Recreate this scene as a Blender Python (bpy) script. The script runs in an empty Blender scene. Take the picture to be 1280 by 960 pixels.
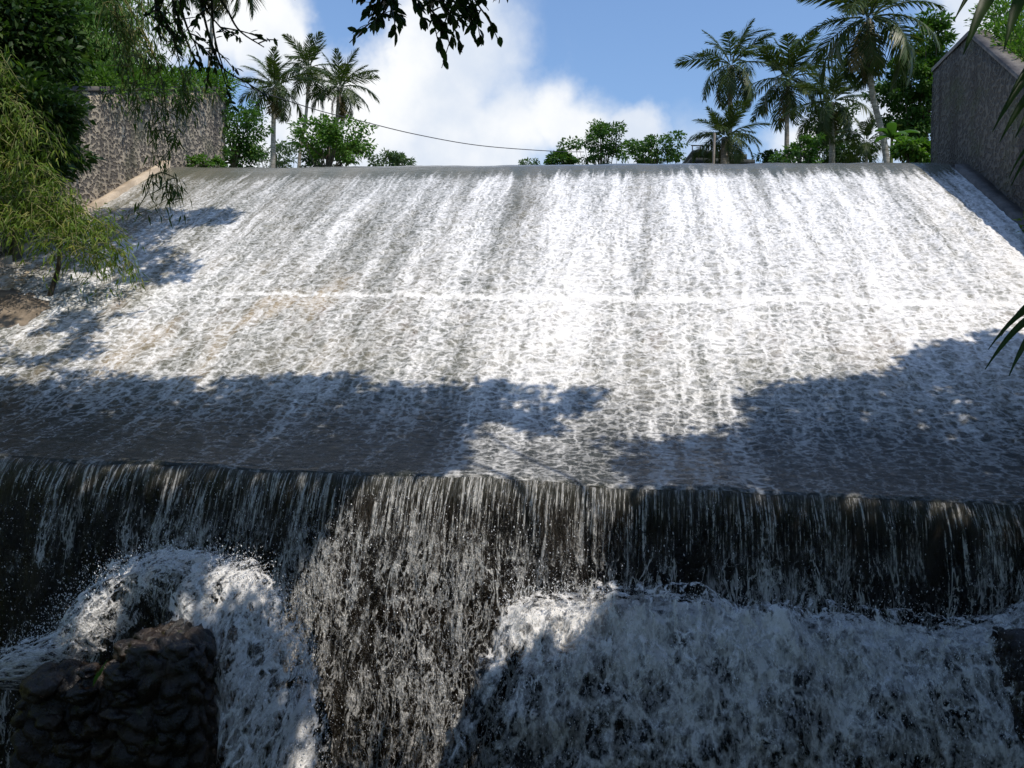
import bpy, math, random
import numpy as np
from mathutils import Vector, Matrix

scene = bpy.context.scene
COL = scene.collection
F = 1030.0                        # focal length in photo pixels (1280 wide)
ROLL = math.radians(1.6)
CA, SA = math.cos(math.radians(7.5)), math.sin(math.radians(7.5))
SUN = np.array([0.30, -0.36, 0.88]); SUN /= np.linalg.norm(SUN)
rng = np.random.default_rng(7)

# ------------------------------------------------------------------ frames
def W(s, q, z):
    """weir frame (s along the crest, q upstream) to world"""
    return (s*CA + q*SA, -s*SA + q*CA, z)
def Wn(s, q, z):
    return np.stack([s*CA + q*SA, -s*SA + q*CA, z], -1)
def toSQ(P):
    P = np.asarray(P)
    return P[..., 0]*CA - P[..., 1]*SA, P[..., 0]*SA + P[..., 1]*CA
def ray(px, py):
    u, w = px-640.0, 480.0-py
    return np.array([(u*math.cos(ROLL)-w*math.sin(ROLL))/F, 1.0, (u*math.sin(ROLL)+w*math.cos(ROLL))/F])
def at(px, py, Y):
    return ray(px, py)*Y
def pix(P):
    P = np.asarray(P, float)
    a, b = P[..., 0]/P[..., 1]*F, P[..., 2]/P[..., 1]*F
    return 640 + a*math.cos(ROLL) + b*math.sin(ROLL), 480 - (-a*math.sin(ROLL) + b*math.cos(ROLL))

# weir profile (q, z) from the river over the crest down to the lip
QC, ZC, SLOPE = 29.4, 8.0, 0.608
QS, ZS = 19.7, 2.10
QL, ZL = 12.7, -1.49
_prof = [(70, 8.03), (31.0, 8.03), (30.0, 8.0), (29.5, 7.90), (29.0, 7.72), (28.5, 7.45), (QS+.06, ZS+.05), (QS-.04, ZS-.06),
         (17.4, .62), (15.8, -.36), (15.0, -.78), (14.2, -1.08), (13.4, -1.30), (12.95, -1.40), (12.72, -1.455), (12.66, -1.475), (12.62, -1.52)]
_pq = np.array([p[0] for p in _prof]); _pz = np.array([p[1] for p in _prof])
def zslope(q):
    return np.interp(q, _pq[::-1], _pz[::-1])
def slope_hit(px, py):
    d = ray(px, py)
    Y = np.linspace(9, 60, 4000)
    s, q = toSQ(d[None]*Y[:, None])
    dz = d[2]*Y - zslope(q)
    i = np.argmax((dz < 0) & (q > QL)) if d[2] < .25 else 0
    i = np.argmax((dz[:-1]*dz[1:] <= 0) & (q[1:] > QL)) 
    return d*Y[i]

# ------------------------------------------------------------------ numpy noise
_perm = np.random.default_rng(3).permutation(4096)
def _h(ix, iy, iz):
    return _perm[(_perm[(_perm[ix & 4095] + iy) & 4095] + iz) & 4095] / 4095.0
def vnoise(x, y, z=0.0):
    x = np.asarray(x, float); y = np.asarray(y, float); z = np.broadcast_to(np.asarray(z, float), x.shape)
    xi, yi, zi = np.floor(x).astype(int), np.floor(y).astype(int), np.floor(z).astype(int)
    f = lambda t: t*t*t*(t*(6*t-15)+10)
    u, v, w = f(x-xi), f(y-yi), f(z-zi)
    def L(a, b, t): return a+(b-a)*t
    r = L(L(L(_h(xi, yi, zi), _h(xi+1, yi, zi), u), L(_h(xi, yi+1, zi), _h(xi+1, yi+1, zi), u), v),
          L(L(_h(xi, yi, zi+1), _h(xi+1, yi, zi+1), u), L(_h(xi, yi+1, zi+1), _h(xi+1, yi+1, zi+1), u), v), w)
    return r*2-1
def fbm(x, y, z=0.0, o=4, g=.5):
    a, t, s = 1.0, 0.0, 0.0
    for i in range(o):
        t = t + a*vnoise(np.asarray(x)*2**i+17*i, np.asarray(y)*2**i+5*i, np.asarray(z)*2**i); s += a; a *= g
    return t/s

# ------------------------------------------------------------------ meshes
def fast_mesh(name, V, faces_list):
    """faces_list: list of int arrays (n,k)"""
    me = bpy.data.meshes.new(name)
    V = np.ascontiguousarray(V, np.float32)
    me.vertices.add(len(V)); me.vertices.foreach_set('co', V.ravel())
    idx = np.concatenate([f.ravel() for f in faces_list]).astype(np.int32)
    cnt = np.concatenate([np.full(len(f), f.shape[1], np.int32) for f in faces_list])
    st = np.concatenate([[0], np.cumsum(cnt)[:-1]]).astype(np.int32)
    me.loops.add(len(idx)); me.loops.foreach_set('vertex_index', idx)
    me.polygons.add(len(cnt)); me.polygons.foreach_set('loop_start', st); me.polygons.foreach_set('loop_total', cnt)
    me.update(calc_edges=True); me.validate()
    return me
def obj(name, me, mat=None, parent=None, smooth=False):
    o = bpy.data.objects.new(name, me); COL.objects.link(o)
    if mat: me.materials.append(mat)
    if smooth: me.polygons.foreach_set('use_smooth', np.ones(len(me.polygons), bool))
    if parent: o.parent = parent
    return o
def tag(o, label=None, cat=None, group=None, kind=None):
    if label: o['label'] = label
    if cat: o['category'] = cat
    if group: o['group'] = group
    if kind: o['kind'] = kind
    return o
def thing(name, label, cat, group=None, loc=(0, 0, 0)):
    o = bpy.data.objects.new(name, None); COL.objects.link(o); o.location = loc
    o.empty_display_size = .3
    bpy.context.view_layer.update()
    return tag(o, label, cat, group)
def keep(o, parent):
    """parent o (whose mesh is in world coordinates) under an Empty that stands at the thing's base"""
    o.parent = parent
    o.matrix_parent_inverse = Matrix.Translation(-Vector(parent.location))
    return o
def grid_mesh(name, X, mask=None, uv=None):
    """X (n,m,3)"""
    n, m = X.shape[:2]
    I = np.arange(n*m).reshape(n, m)
    Fq = np.stack([I[:-1, :-1], I[1:, :-1], I[1:, 1:], I[:-1, 1:]], -1).reshape(-1, 4)
    if mask is not None: Fq = Fq[mask.ravel()]
    me = fast_mesh(name, X.reshape(-1, 3), [Fq])
    if uv is not None:
        l = me.uv_layers.new(name='flow')
        vi = np.empty(len(me.loops), np.int32); me.loops.foreach_get('vertex_index', vi)
        l.data.foreach_set('uv', np.ascontiguousarray(uv.reshape(-1, 2)[vi], np.float32).ravel())
    return me
class MB:
    def __init__(s): s.V = []; s.Fs = {}; s.n = 0
    def add(s, V, Fc):
        V = np.asarray(V, float); Fc = np.asarray(Fc, int)
        s.V.append(V); s.Fs.setdefault(Fc.shape[1], []).append(Fc+s.n); s.n += len(V)
    def tube(s, pts, r, k=7, cap=True):
        P = np.asarray(pts, float); n = len(P); r = np.broadcast_to(np.asarray(r, float), (n,))
        T = np.gradient(P, axis=0); T /= np.linalg.norm(T, axis=1)[:, None]+1e-9
        up = np.array([0, 0, 1.]) if abs(T[0, 2]) < .9 else np.array([1., 0, 0])
        A = np.cross(T, up); A /= np.linalg.norm(A, axis=1)[:, None]+1e-9
        B = np.cross(T, A)
        a = np.linspace(0, 2*np.pi, k, endpoint=False)
        V = P[:, None]+r[:, None, None]*(A[:, None]*np.cos(a)[None, :, None]+B[:, None]*np.sin(a)[None, :, None])
        I = np.arange(n*k).reshape(n, k); J = np.roll(I, -1, 1)
        s.add(V.reshape(-1, 3), np.stack([I[:-1], J[:-1], J[1:], I[1:]], -1).reshape(-1, 4))
    def box(s, c, d, rz=0.0):
        c = np.array(c, float); h = np.array(d, float)/2
        v = np.array([[x, y, z] for x in (-1, 1) for y in (-1, 1) for z in (-1, 1)], float)*h
        ca, sa = math.cos(rz), math.sin(rz)
        v = np.stack([v[:, 0]*ca-v[:, 1]*sa, v[:, 0]*sa+v[:, 1]*ca, v[:, 2]], -1)+c
        s.add(v, [[0, 1, 3, 2], [4, 6, 7, 5], [0, 4, 5, 1], [2, 3, 7, 6], [0, 2, 6, 4], [1, 5, 7, 3]])
    def build(s, name, mat, parent=None, smooth=False):
        me = fast_mesh(name, np.concatenate(s.V), [np.concatenate(f) for f in s.Fs.values()])
        o = obj(name, me, mat, None, smooth)
        if parent: keep(o, parent)
        return o
def leaves(mb, P, D, L, Wd, N=None, fold=.25, bend=.15, mid=.42, rich=False):
    """pointed leaves: folded along the midrib, bent towards the tip"""
    P = np.asarray(P, float); n = len(P)
    D = D/(np.linalg.norm(D, axis=1)[:, None]+1e-9)
    if N is None: N = rng.normal(size=(n, 3))+np.array([0, 0, 1.2])
    S = np.cross(D, N); S /= np.linalg.norm(S, axis=1)[:, None]+1e-9
    N = np.cross(S, D)
    L = np.broadcast_to(L, (n,))[:, None]; Wd = np.broadcast_to(Wd, (n,))[:, None]
    if rich:
        rows = []
        for f_, w_ in ((.28, .85), (.62, .95), (.86, .45)):
            c_ = P+D*L*f_-N*L*bend*f_**2
            rows += [c_+S*Wd*.5*w_+N*Wd*fold*.4*w_, c_, c_-S*Wd*.5*w_+N*Wd*fold*.4*w_]
        V = np.stack([P]+rows+[P+D*L-N*L*bend], 1).reshape(-1, 3)
        k = (np.arange(n)*11)[:, None, None]
        tri = np.array([[0, 2, 1], [0, 3, 2], [7, 8, 10], [8, 9, 10]]); qd = np.array([[1, 2, 5, 4], [2, 3, 6, 5], [4, 5, 8, 7], [5, 6, 9, 8]])
        mb.n_before = mb.n
        mb.V.append(V); mb.Fs.setdefault(3, []).append((k+tri).reshape(-1, 3)+mb.n); mb.Fs.setdefault(4, []).append((k+qd).reshape(-1, 4)+mb.n); mb.n += len(V)
        return
    m = P+D*L*mid
    a = m+S*Wd*.5+N*Wd*fold*.5; b = m-S*Wd*.5+N*Wd*fold*.5
    t = P+D*L-N*L*bend
    V = np.stack([P, a, t, b, m], 1).reshape(-1, 3)
    k = (np.arange(n)*5)[:, None]
    mb.add(V, np.concatenate([k+np.array([[0, 4, 1]]), k+np.array([[1, 4, 2]]), k+np.array([[2, 4, 3]]), k+np.array([[3, 4, 0]])]))
def unit(v): return v/(np.linalg.norm(v, axis=-1, keepdims=True)+1e-9)
def curve(pts, n=14):
    """Catmull-Rom through pts"""
    P = np.asarray(pts, float); P = np.vstack([2*P[0]-P[1], P, 2*P[-1]-P[-2]])
    out = []
    m = len(P)-3
    for t in np.linspace(0, m-1e-6, n):
        i = int(t); f = t-i; a, b, c, d = P[i:i+4]
        out.append(.5*((2*b)+(c-a)*f+(2*a-5*b+4*c-d)*f*f+(3*b-a-3*c+d)*f**3))
    return np.array(out)

# ------------------------------------------------------------------ materials
class NT:
    def __init__(s, nt): s.nt = nt
    def new(s, t, **kw):
        n = s.nt.nodes.new(t)
        for k, v in kw.items(): setattr(n, k, v)
        return n
    def put(s, sock, v):
        if isinstance(v, bpy.types.NodeSocket): s.nt.links.new(v, sock)
        elif v is not None:
            try: sock.default_value = v
            except Exception: sock.default_value = tuple(v)+(1,)
    def m(s, op, a, b=None, c=None, clamp=False):
        n = s.new('ShaderNodeMath', operation=op, use_clamp=clamp)
        s.put(n.inputs[0], a); s.put(n.inputs[1], b); s.put(n.inputs[2], c)
        return n.outputs[0]
    def vm(s, op, a, b=None):
        n = s.new('ShaderNodeVectorMath', operation=op)
        s.put(n.inputs[0], a); s.put(n.inputs[1], b)
        return n.outputs[1] if op in ('DISTANCE', 'LENGTH', 'DOT_PRODUCT') else n.outputs[0]
    def noise(s, vec, scale=1.0, detail=4.0, rough=.55, dist=0.0, color=False):
        n = s.new('ShaderNodeTexNoise'); s.put(n.inputs['Vector'], vec)
        n.inputs['Scale'].default_value = scale; n.inputs['Detail'].default_value = detail
        n.inputs['Roughness'].default_value = rough; n.inputs['Distortion'].default_value = dist
        return n.outputs['Color' if color else 'Fac']
    def vor(s, vec, scale=1.0, feature='F1', out='Distance', rand=1.0):
        n = s.new('ShaderNodeTexVoronoi', feature=feature); s.put(n.inputs['Vector'], vec)
        n.inputs['Scale'].default_value = scale; n.inputs['Randomness'].default_value = rand
        return n.outputs[out]
    def ss(s, x, a, b, c=0.0, d=1.0):
        n = s.new('ShaderNodeMapRange', interpolation_type='SMOOTHSTEP')
        for i, v in enumerate((x, a, b, c, d)): s.put(n.inputs[i], v)
        return n.outputs[0]
    def lin(s, x, a, b, c=0.0, d=1.0):
        n = s.new('ShaderNodeMapRange')
        for i, v in enumerate((x, a, b, c, d)): s.put(n.inputs[i], v)
        return n.outputs[0]
    def mix(s, f, a, b):
        n = s.new('ShaderNodeMix', data_type='RGBA')
        s.put(n.inputs[0], f); s.put(n.inputs[6], a); s.put(n.inputs[7], b)
        return n.outputs[2]
    def xyz(s, v):
        n = s.new('ShaderNodeSeparateXYZ'); s.put(n.inputs[0], v); return n.outputs
    def comb(s, x, y, z=0.0):
        n = s.new('ShaderNodeCombineXYZ')
        for i, v in enumerate((x, y, z)): s.put(n.inputs[i], v)
        return n.outputs[0]
    def bump(s, h, strength=.5, dist=.05, normal=None):
        n = s.new('ShaderNodeBump'); s.put(n.inputs['Height'], h)
        n.inputs['Strength'].default_value = strength; n.inputs['Distance'].default_value = dist
        if normal: s.put(n.inputs['Normal'], normal)
        return n.outputs[0]
    def uv(s):
        return s.new('ShaderNodeUVMap', uv_map='flow').outputs[0]
    def pos(s):
        return s.new('ShaderNodeNewGeometry').outputs['Position']
def material(name):
    m = bpy.data.materials.new(name); m.use_nodes = True
    n = NT(m.node_tree); b = m.node_tree.nodes['Principled BSDF']; out = m.node_tree.nodes['Material Output']
    return m, n, b, out
def rgb(*c): return (c[0], c[1], c[2], 1)

def leaf_mat(name, c1, c2, c3, trans=.35, rough=.5, spec=.22):
    m, n, b, out = material(name)
    r = n.new('ShaderNodeNewGeometry').outputs['Random Per Island']
    nz = n.noise(n.pos(), .9, 2)
    c = n.mix(n.ss(r, 0, .75), c1, c2); c = n.mix(n.ss(r, .82, 1.0), c, c3)
    c = n.mix(n.ss(nz, .35, .7, 0, .45), c, c1)
    n.put(b.inputs['Base Color'], c); b.inputs['Roughness'].default_value = rough
    b.inputs['Specular IOR Level'].default_value = spec
    t = n.new('ShaderNodeBsdfTranslucent'); n.put(t.inputs[0], n.vm('MULTIPLY', c, (1.3, 1.5, .6)))
    mx = n.new('ShaderNodeMixShader'); mx.inputs[0].default_value = trans
    n.put(mx.inputs[1], b.outputs[0]); n.put(mx.inputs[2], t.outputs[0]); n.put(out.inputs[0], mx.outputs[0])
    return m
def bark_mat(name, c1, c2, sc=6.0, ring=False, bs=.6):
    m, n, b, out = material(name)
    p = n.pos()
    v = n.vm('MULTIPLY', p, (1, 1, 5.0) if ring else (1, 1, .25))
    nz = n.noise(v, sc, 5, .6)
    c = n.mix(n.ss(nz, .35, .68), c1, c2)
    c = n.mix(n.ss(n.noise(p, 1.1, 3), .45, .75, 0, .5), c, rgb(.10, .11, .07))
    n.put(b.inputs['Base Color'], c); b.inputs['Roughness'].default_value = .9
    n.put(b.inputs['Normal'], n.bump(nz, bs, .03))
    return m
M = {}
M['leaf_dark'] = leaf_mat('dark broad leaves', rgb(.020, .045, .012), rgb(.035, .075, .018), rgb(.07, .11, .03), .3)
M['leaf_mid'] = leaf_mat('mid green leaves', rgb(.035, .085, .018), rgb(.06, .13, .028), rgb(.11, .17, .04))
M['leaf_bright'] = leaf_mat('bright green leaves', rgb(.055, .12, .02), rgb(.09, .19, .03), rgb(.16, .24, .05))
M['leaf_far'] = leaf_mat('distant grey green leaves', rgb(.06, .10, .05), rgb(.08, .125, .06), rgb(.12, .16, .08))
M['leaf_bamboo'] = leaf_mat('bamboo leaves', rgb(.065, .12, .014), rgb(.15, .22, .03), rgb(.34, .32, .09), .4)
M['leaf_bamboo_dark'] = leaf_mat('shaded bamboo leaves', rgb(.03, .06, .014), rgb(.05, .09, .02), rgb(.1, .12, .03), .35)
M['leaf_near'] = leaf_mat('near long leaves', rgb(.018, .04, .012), rgb(.03, .06, .015), rgb(.05, .08, .02), .3, .35)
M['palm'] = leaf_mat('coconut fronds', rgb(.035, .058, .018), rgb(.06, .09, .026), rgb(.13, .13, .055), .25, .4)
M['palm_old'] = leaf_mat('old coconut fronds', rgb(.11, .09, .04), rgb(.16, .13, .06), rgb(.22, .18, .10), .2, .6)
M['bark'] = bark_mat('tree bark', rgb(.045, .035, .025), rgb(.13, .105, .08))
M['bark_dark'] = bark_mat('dark bark', rgb(.02, .016, .012), rgb(.055, .045, .035))
M['palm_bark'] = bark_mat('palm bark', rgb(.15, .13, .11), rgb(.34, .31, .27), 2.0, True)
M['culm'] = bark_mat('bamboo culm', rgb(.10, .11, .03), rgb(.20, .19, .07), 3.0)
M['wood'] = bark_mat('weathered wood', rgb(.22, .18, .14), rgb(.40, .35, .29), 4.0)
M['dark_wood'] = bark_mat('dark wood', rgb(.020, .024, .026), rgb(.05, .055, .058), 4.0)
def simple(name, c, rough=.8):
    m, n, b, out = material(name)
    n.put(b.inputs['Base Color'], n.mix(n.ss(n.noise(n.pos(), 5, 4), .3, .7), c, rgb(*[x*.7 for x in c[:3]])))
    b.inputs['Roughness'].default_value = rough
    return m
M['wire'] = simple('black cable', rgb(.02, .02, .022), .5)
M['coconut'] = simple('coconuts', rgb(.10, .09, .03), .5)
M['roof'] = simple('grey roofing', rgb(.10, .12, .13), .7)

def m_grass():
    m, n, b, out = material('grassy ground'); p = n.pos()
    c = n.mix(n.ss(n.noise(p, .25, 5, .6), .35, .65), rgb(.06, .10, .02), rgb(.13, .17, .04))
    c = n.mix(n.ss(n.noise(p, .6, 4), .56, .70), c, rgb(.20, .14, .08))
    n.put(b.inputs['Base Color'], c); b.inputs['Roughness'].default_value = 1
    n.put(b.inputs['Normal'], n.bump(n.noise(p, 6, 6), .8, .1)); return m
M['grass'] = m_grass()
def m_soil():
    m, n, b, out = material('wet sediment'); p = n.pos()
    nz = n.noise(p, 2.2, 6, .6)
    n.put(b.inputs['Base Color'], n.mix(n.ss(nz, .35, .65), rgb(.09, .07, .048), rgb(.24, .19, .135)))
    b.inputs['Roughness'].default_value = .8
    n.put(b.inputs['Normal'], n.bump(n.noise(p, 9, 5), .6, .05)); return m
M['soil'] = m_soil()
def m_masonry(name, mort, st1, st2, stain):
    m, n, b, out = material(name); p = n.pos()
    dn = n.new('ShaderNodeVectorMath', operation='SCALE'); n.put(dn.inputs[0], n.noise(p, 3.0, 3, color=True)); dn.inputs['Scale'].default_value = .14
    wv = n.vm('ADD', n.vm('MULTIPLY', p, (1, 1, 1.1)), dn.outputs[0])
    e = n.m('SUBTRACT', .66, n.vor(wv, 7.4, 'F1')); cc = n.vor(wv, 7.4, 'F1', 'Color')
    stone = n.mix(n.xyz(cc)[0], st1, st2)
    stone = n.mix(n.ss(n.noise(p, 14, 4), .4, .7, 0, .5), stone, st1)
    k = n.ss(n.m('ADD', e, n.m('MULTIPLY', n.m('SUBTRACT', n.noise(p, 5.0, 4, .65), .5), .22)), .04, .16)
    c = n.mix(k, mort, stone)
    sv = n.noise(n.vm('MULTIPLY', p, (1.2, 1.2, .10)), 1.1, 4, .6)
    c = n.mix(n.ss(sv, .50, .66, 0, .85), c, stain)
    c = n.mix(n.ss(n.noise(p, .7, 4), .5, .72, 0, .6), c, rgb(.06, .075, .03))
    n.put(b.inputs['Base Color'], c); b.inputs['Roughness'].default_value = .9
    n.put(b.inputs['Normal'], n.bump(n.m('ADD', n.m('MULTIPLY', n.ss(e, 0, .28), -1.0), n.m('MULTIPLY', n.noise(p, 18, 4), .3)), .9, .07)); return m
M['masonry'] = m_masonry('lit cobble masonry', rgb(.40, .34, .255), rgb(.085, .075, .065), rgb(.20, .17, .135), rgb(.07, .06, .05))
M['masonry_dark'] = m_masonry('shade toned cobble masonry', rgb(.105, .10, .088), rgb(.05, .048, .043), rgb(.075, .071, .063), rgb(.03, .027, .024))  # darker copy of the masonry, the right wall's shade put into its colours
def m_concrete(name, c1, c2, rough=.85):
    m, n, b, out = material(name); p = n.pos()
    nz = n.noise(p, 1.6, 7, .65)
    n.put(b.inputs['Base Color'], n.mix(n.ss(nz, .35, .68), c1, c2)); b.inputs['Roughness'].default_value = rough
    n.put(b.inputs['Normal'], n.bump(n.noise(p, 16, 5), .5, .03)); return m
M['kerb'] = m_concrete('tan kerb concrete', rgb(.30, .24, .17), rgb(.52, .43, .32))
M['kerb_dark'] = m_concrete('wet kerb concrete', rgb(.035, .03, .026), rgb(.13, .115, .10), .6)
M['wet_wall'] = m_concrete('black wet concrete', rgb(.008, .007, .006), rgb(.035, .03, .026), .35)
def m_rock():
    m, n, b, out = material('wet boulders'); p = n.pos()
    c = n.mix(n.ss(n.noise(p, 2.5, 6, .6), .35, .7), rgb(.006, .005, .004), rgb(.034, .021, .011))
    c = n.mix(n.ss(n.noise(p, 7, 4), .58, .75, 0, .7), c, rgb(.05, .055, .02))
    n.put(b.inputs['Base Color'], c); n.put(b.inputs['Roughness'], n.ss(n.noise(p, 9, 3), .3, .7, .14, .45))
    n.put(b.inputs['Normal'], n.bump(n.noise(p, 10, 6, .66), .8, .05)); return m
M['rock'] = m_rock()
FOAM = rgb(.82, .815, .80)

def m_spillway():
    """water sliding over the concrete slope: uv.x = metres along the crest, uv.y = metres down the slope from the crest"""
    m, n, b, out = material('spillway water')
    uv = n.uv(); x, y, _ = n.xyz(uv)
    # gentle meander of the flow
    wob = n.noise(n.comb(n.m('MULTIPLY', x, .8), n.m('MULTIPLY', y, .25)), 1.0, 3)
    wob2 = n.noise(uv, 3.0, 3)
    xs = n.m('ADD', x, n.m('ADD', n.m('MULTIPLY', n.m('SUBTRACT', wob, .5), .7), n.m('MULTIPLY', n.m('SUBTRACT', wob2, .5), .22)))
    big = n.noise(n.comb(n.m('MULTIPLY', xs, .55), n.m('MULTIPLY', y, .035)), 1.0, 3, .6)
    med = n.noise(n.comb(n.m('MULTIPLY', xs, 2.6), n.m('MULTIPLY', y, .13), 3.3), 1.0, 4, .6)
    fine = n.noise(n.comb(n.m('MULTIPLY', xs, 9.0), n.m('MULTIPLY', y, .8), 7.1), 1.0, 4, .6)
    # cellular lace, larger and flatter further down
    wv = n.noise(n.comb(x, n.m('MULTIPLY', y, 1.3)), 2.2, 4, .6, color=True)
    dv = n.new('ShaderNodeVectorMath', operation='SCALE'); n.put(dv.inputs[0], wv); dv.inputs['Scale'].default_value = .55
    P1 = n.vm('ADD', n.comb(xs, n.m('MULTIPLY', y, .62)), dv.outputs[0])
    P2 = n.vm('ADD', n.comb(xs, n.m('MULTIPLY', y, 1.15), 4.0), dv.outputs[0])
    e1 = n.vor(P1, 6.0, 'DISTANCE_TO_EDGE'); e2 = n.vor(P2, 3.8, 'DISTANCE_TO_EDGE'); e3 = n.vor(P2, 6.5, 'DISTANCE_TO_EDGE')
    low = n.ss(y, 6.0, 12.0)
    eA = n.m('ADD', n.m('MULTIPLY', e1, n.m('SUBTRACT', 1.0, low)), n.m('MULTIPLY', e2, low))
    lace = n.m('SUBTRACT', 1.0, n.ss(eA, .0, .26))
    lace2 = n.m('SUBTRACT', 1.0, n.ss(e3, .0, .22))
    dots = n.noise(n.comb(x, n.m('MULTIPLY', y, .7), 1.7), 16.0, 3, .7)
    # coverage: rightwards whiter, left browner and thinner
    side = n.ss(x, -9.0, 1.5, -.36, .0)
    apron_r = n.m('MULTIPLY', n.ss(y, 12.4, 15.4), n.ss(x, -.5, 3.5, -.10, -.42))  # less foam at lower right, deepens the tree shade through the colour
    gap = n.m('MULTIPLY', n.m('SUBTRACT', 1.0, n.ss(n.m('ABSOLUTE', n.m('SUBTRACT', xs, -3.4)), .15, .75)), -.36)
    gapb = n.m('MULTIPLY', n.m('SUBTRACT', 1.0, n.ss(n.m('ABSOLUTE', n.m('SUBTRACT', xs, .35)), .05, .35)), -.16)
    edge = n.m('MULTIPLY', n.m('SUBTRACT', 1.0, n.ss(x, -16.2, -12.8)), -.22)
    onset = n.ss(n.m('SUBTRACT', y, n.m('MULTIPLY', n.m('SUBTRACT', n.noise(n.comb(n.m('MULTIPLY', xs, 3.4), 0.0, 2.0), 1.0, 4, .7), .38), 4.2)), .25, 1.7, -1.15, 0.0)
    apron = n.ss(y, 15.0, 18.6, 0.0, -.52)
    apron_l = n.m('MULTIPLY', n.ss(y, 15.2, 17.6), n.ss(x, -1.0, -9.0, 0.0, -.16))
    t = n.m('ADD', n.m('MULTIPLY', n.m('SUBTRACT', big, .5), 1.25), n.m('MULTIPLY', n.m('SUBTRACT', med, .5), n.ss(y, 3.0, 12.0, 1.8, 1.25)))
    t = n.m('ADD', t, n.m('MULTIPLY', n.m('SUBTRACT', fine, .5), 1.15))
    t = n.m('ADD', t, n.m('MULTIPLY', lace, n.ss(y, .5, 10, .28, .50)))
    t = n.m('ADD', t, n.m('MULTIPLY', lace2, .26))
    t = n.m('ADD', t, n.m('MULTIPLY', n.m('SUBTRACT', dots, .5), .9))
    for k in (side, apron_r, gap, gapb, edge, onset, apron, apron_l): t = n.m('ADD', t, k)
    # foam line where the slab joint lies
    seam_y = (30.0-QS)*math.sqrt(1+SLOPE**2)-.55
    sd = n.m('ADD', n.m('SUBTRACT', y, SEAM_T), n.m('MULTIPLY', n.m('SUBTRACT', n.noise(n.comb(n.m('MULTIPLY', x, 2.5), 0.0), 1.0, 4), .5), .14))
    seam = n.m('MULTIPLY', n.m('SUBTRACT', 1.0, n.ss(n.m('ABSOLUTE', sd), .0, n.ss(x, -12, -2, .09, .19))), n.ss(x, -13.0, -9.5))
    seam = n.m('MULTIPLY', seam, n.ss(n.noise(n.comb(n.m('MULTIPLY', x, 1.7), 5.0), 1.0, 4, .65), .34, .60, .25, 1.0))
    t = n.m('ADD', t, n.m('MULTIPLY', seam, .75))
    foam = n.m('ADD', n.m('MULTIPLY', n.ss(t, -.75, .25), .38), n.m('MULTIPLY', n.ss(t, -.15, .80), .62))
    # bed colour seen through the thin water, with shade painted in near the lip
    bed = n.mix(n.ss(n.noise(n.comb(n.m('MULTIPLY', xs, .9), n.m('MULTIPLY', y, .12), 9.0), 1.0, 5, .6), .35, .7), rgb(.085, .09, .064), rgb(.16, .15, .11))
    tan = n.m('MULTIPLY', n.ss(n.noise(n.comb(n.m('MULTIPLY', xs, .7), n.m('MULTIPLY', y, .2), 2.0), 1.0, 4), .46, .66),
              n.m('MULTIPLY', n.ss(x, -4.0, -8.5), n.ss(y, 8.0, 11.0)))
    bed = n.mix(tan, bed, rgb(.34, .26, .15))
    sub = n.m('MULTIPLY', n.ss(n.noise(n.comb(n.m('MULTIPLY', xs, 1.5), n.m('MULTIPLY', y, .4), 12.0), 1.0, 4), .5, .7), n.m('MULTIPLY', n.ss(y, 11.5, 12.2), n.ss(y, 15, 12.5)))
    bed = n.mix(n.m('MULTIPLY', sub, .6), bed, rgb(.20, .13, .085))
    bed = n.mix(n.ss(y, 14.2, 17.0), bed, rgb(.028, .031, .023))  # tree shade above the lip painted in as a darker bed
    bed = n.mix(n.ss(y, 1.0, -.6), bed, rgb(.12, .11, .10))
    col = n.mix(foam, bed, FOAM)
    n.put(b.inputs['Base Color'], col)
    n.put(b.inputs['Roughness'], n.lin(foam, 0, 1, .16, .75))
    b.inputs['IOR'].default_value = 1.33
    rip = n.noise(n.comb(n.m('MULTIPLY', x, .55), y, 5.5), 6.5, 4, .6)
    h = n.m('ADD', n.m('MULTIPLY', dots, .6), n.m('MULTIPLY', n.m('SUBTRACT', rip, .5), n.ss(y, 13, 17, 1.2, 2.2)))
    n.put(b.inputs['Normal'], n.bump(h, .75, .06))
    return m

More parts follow.
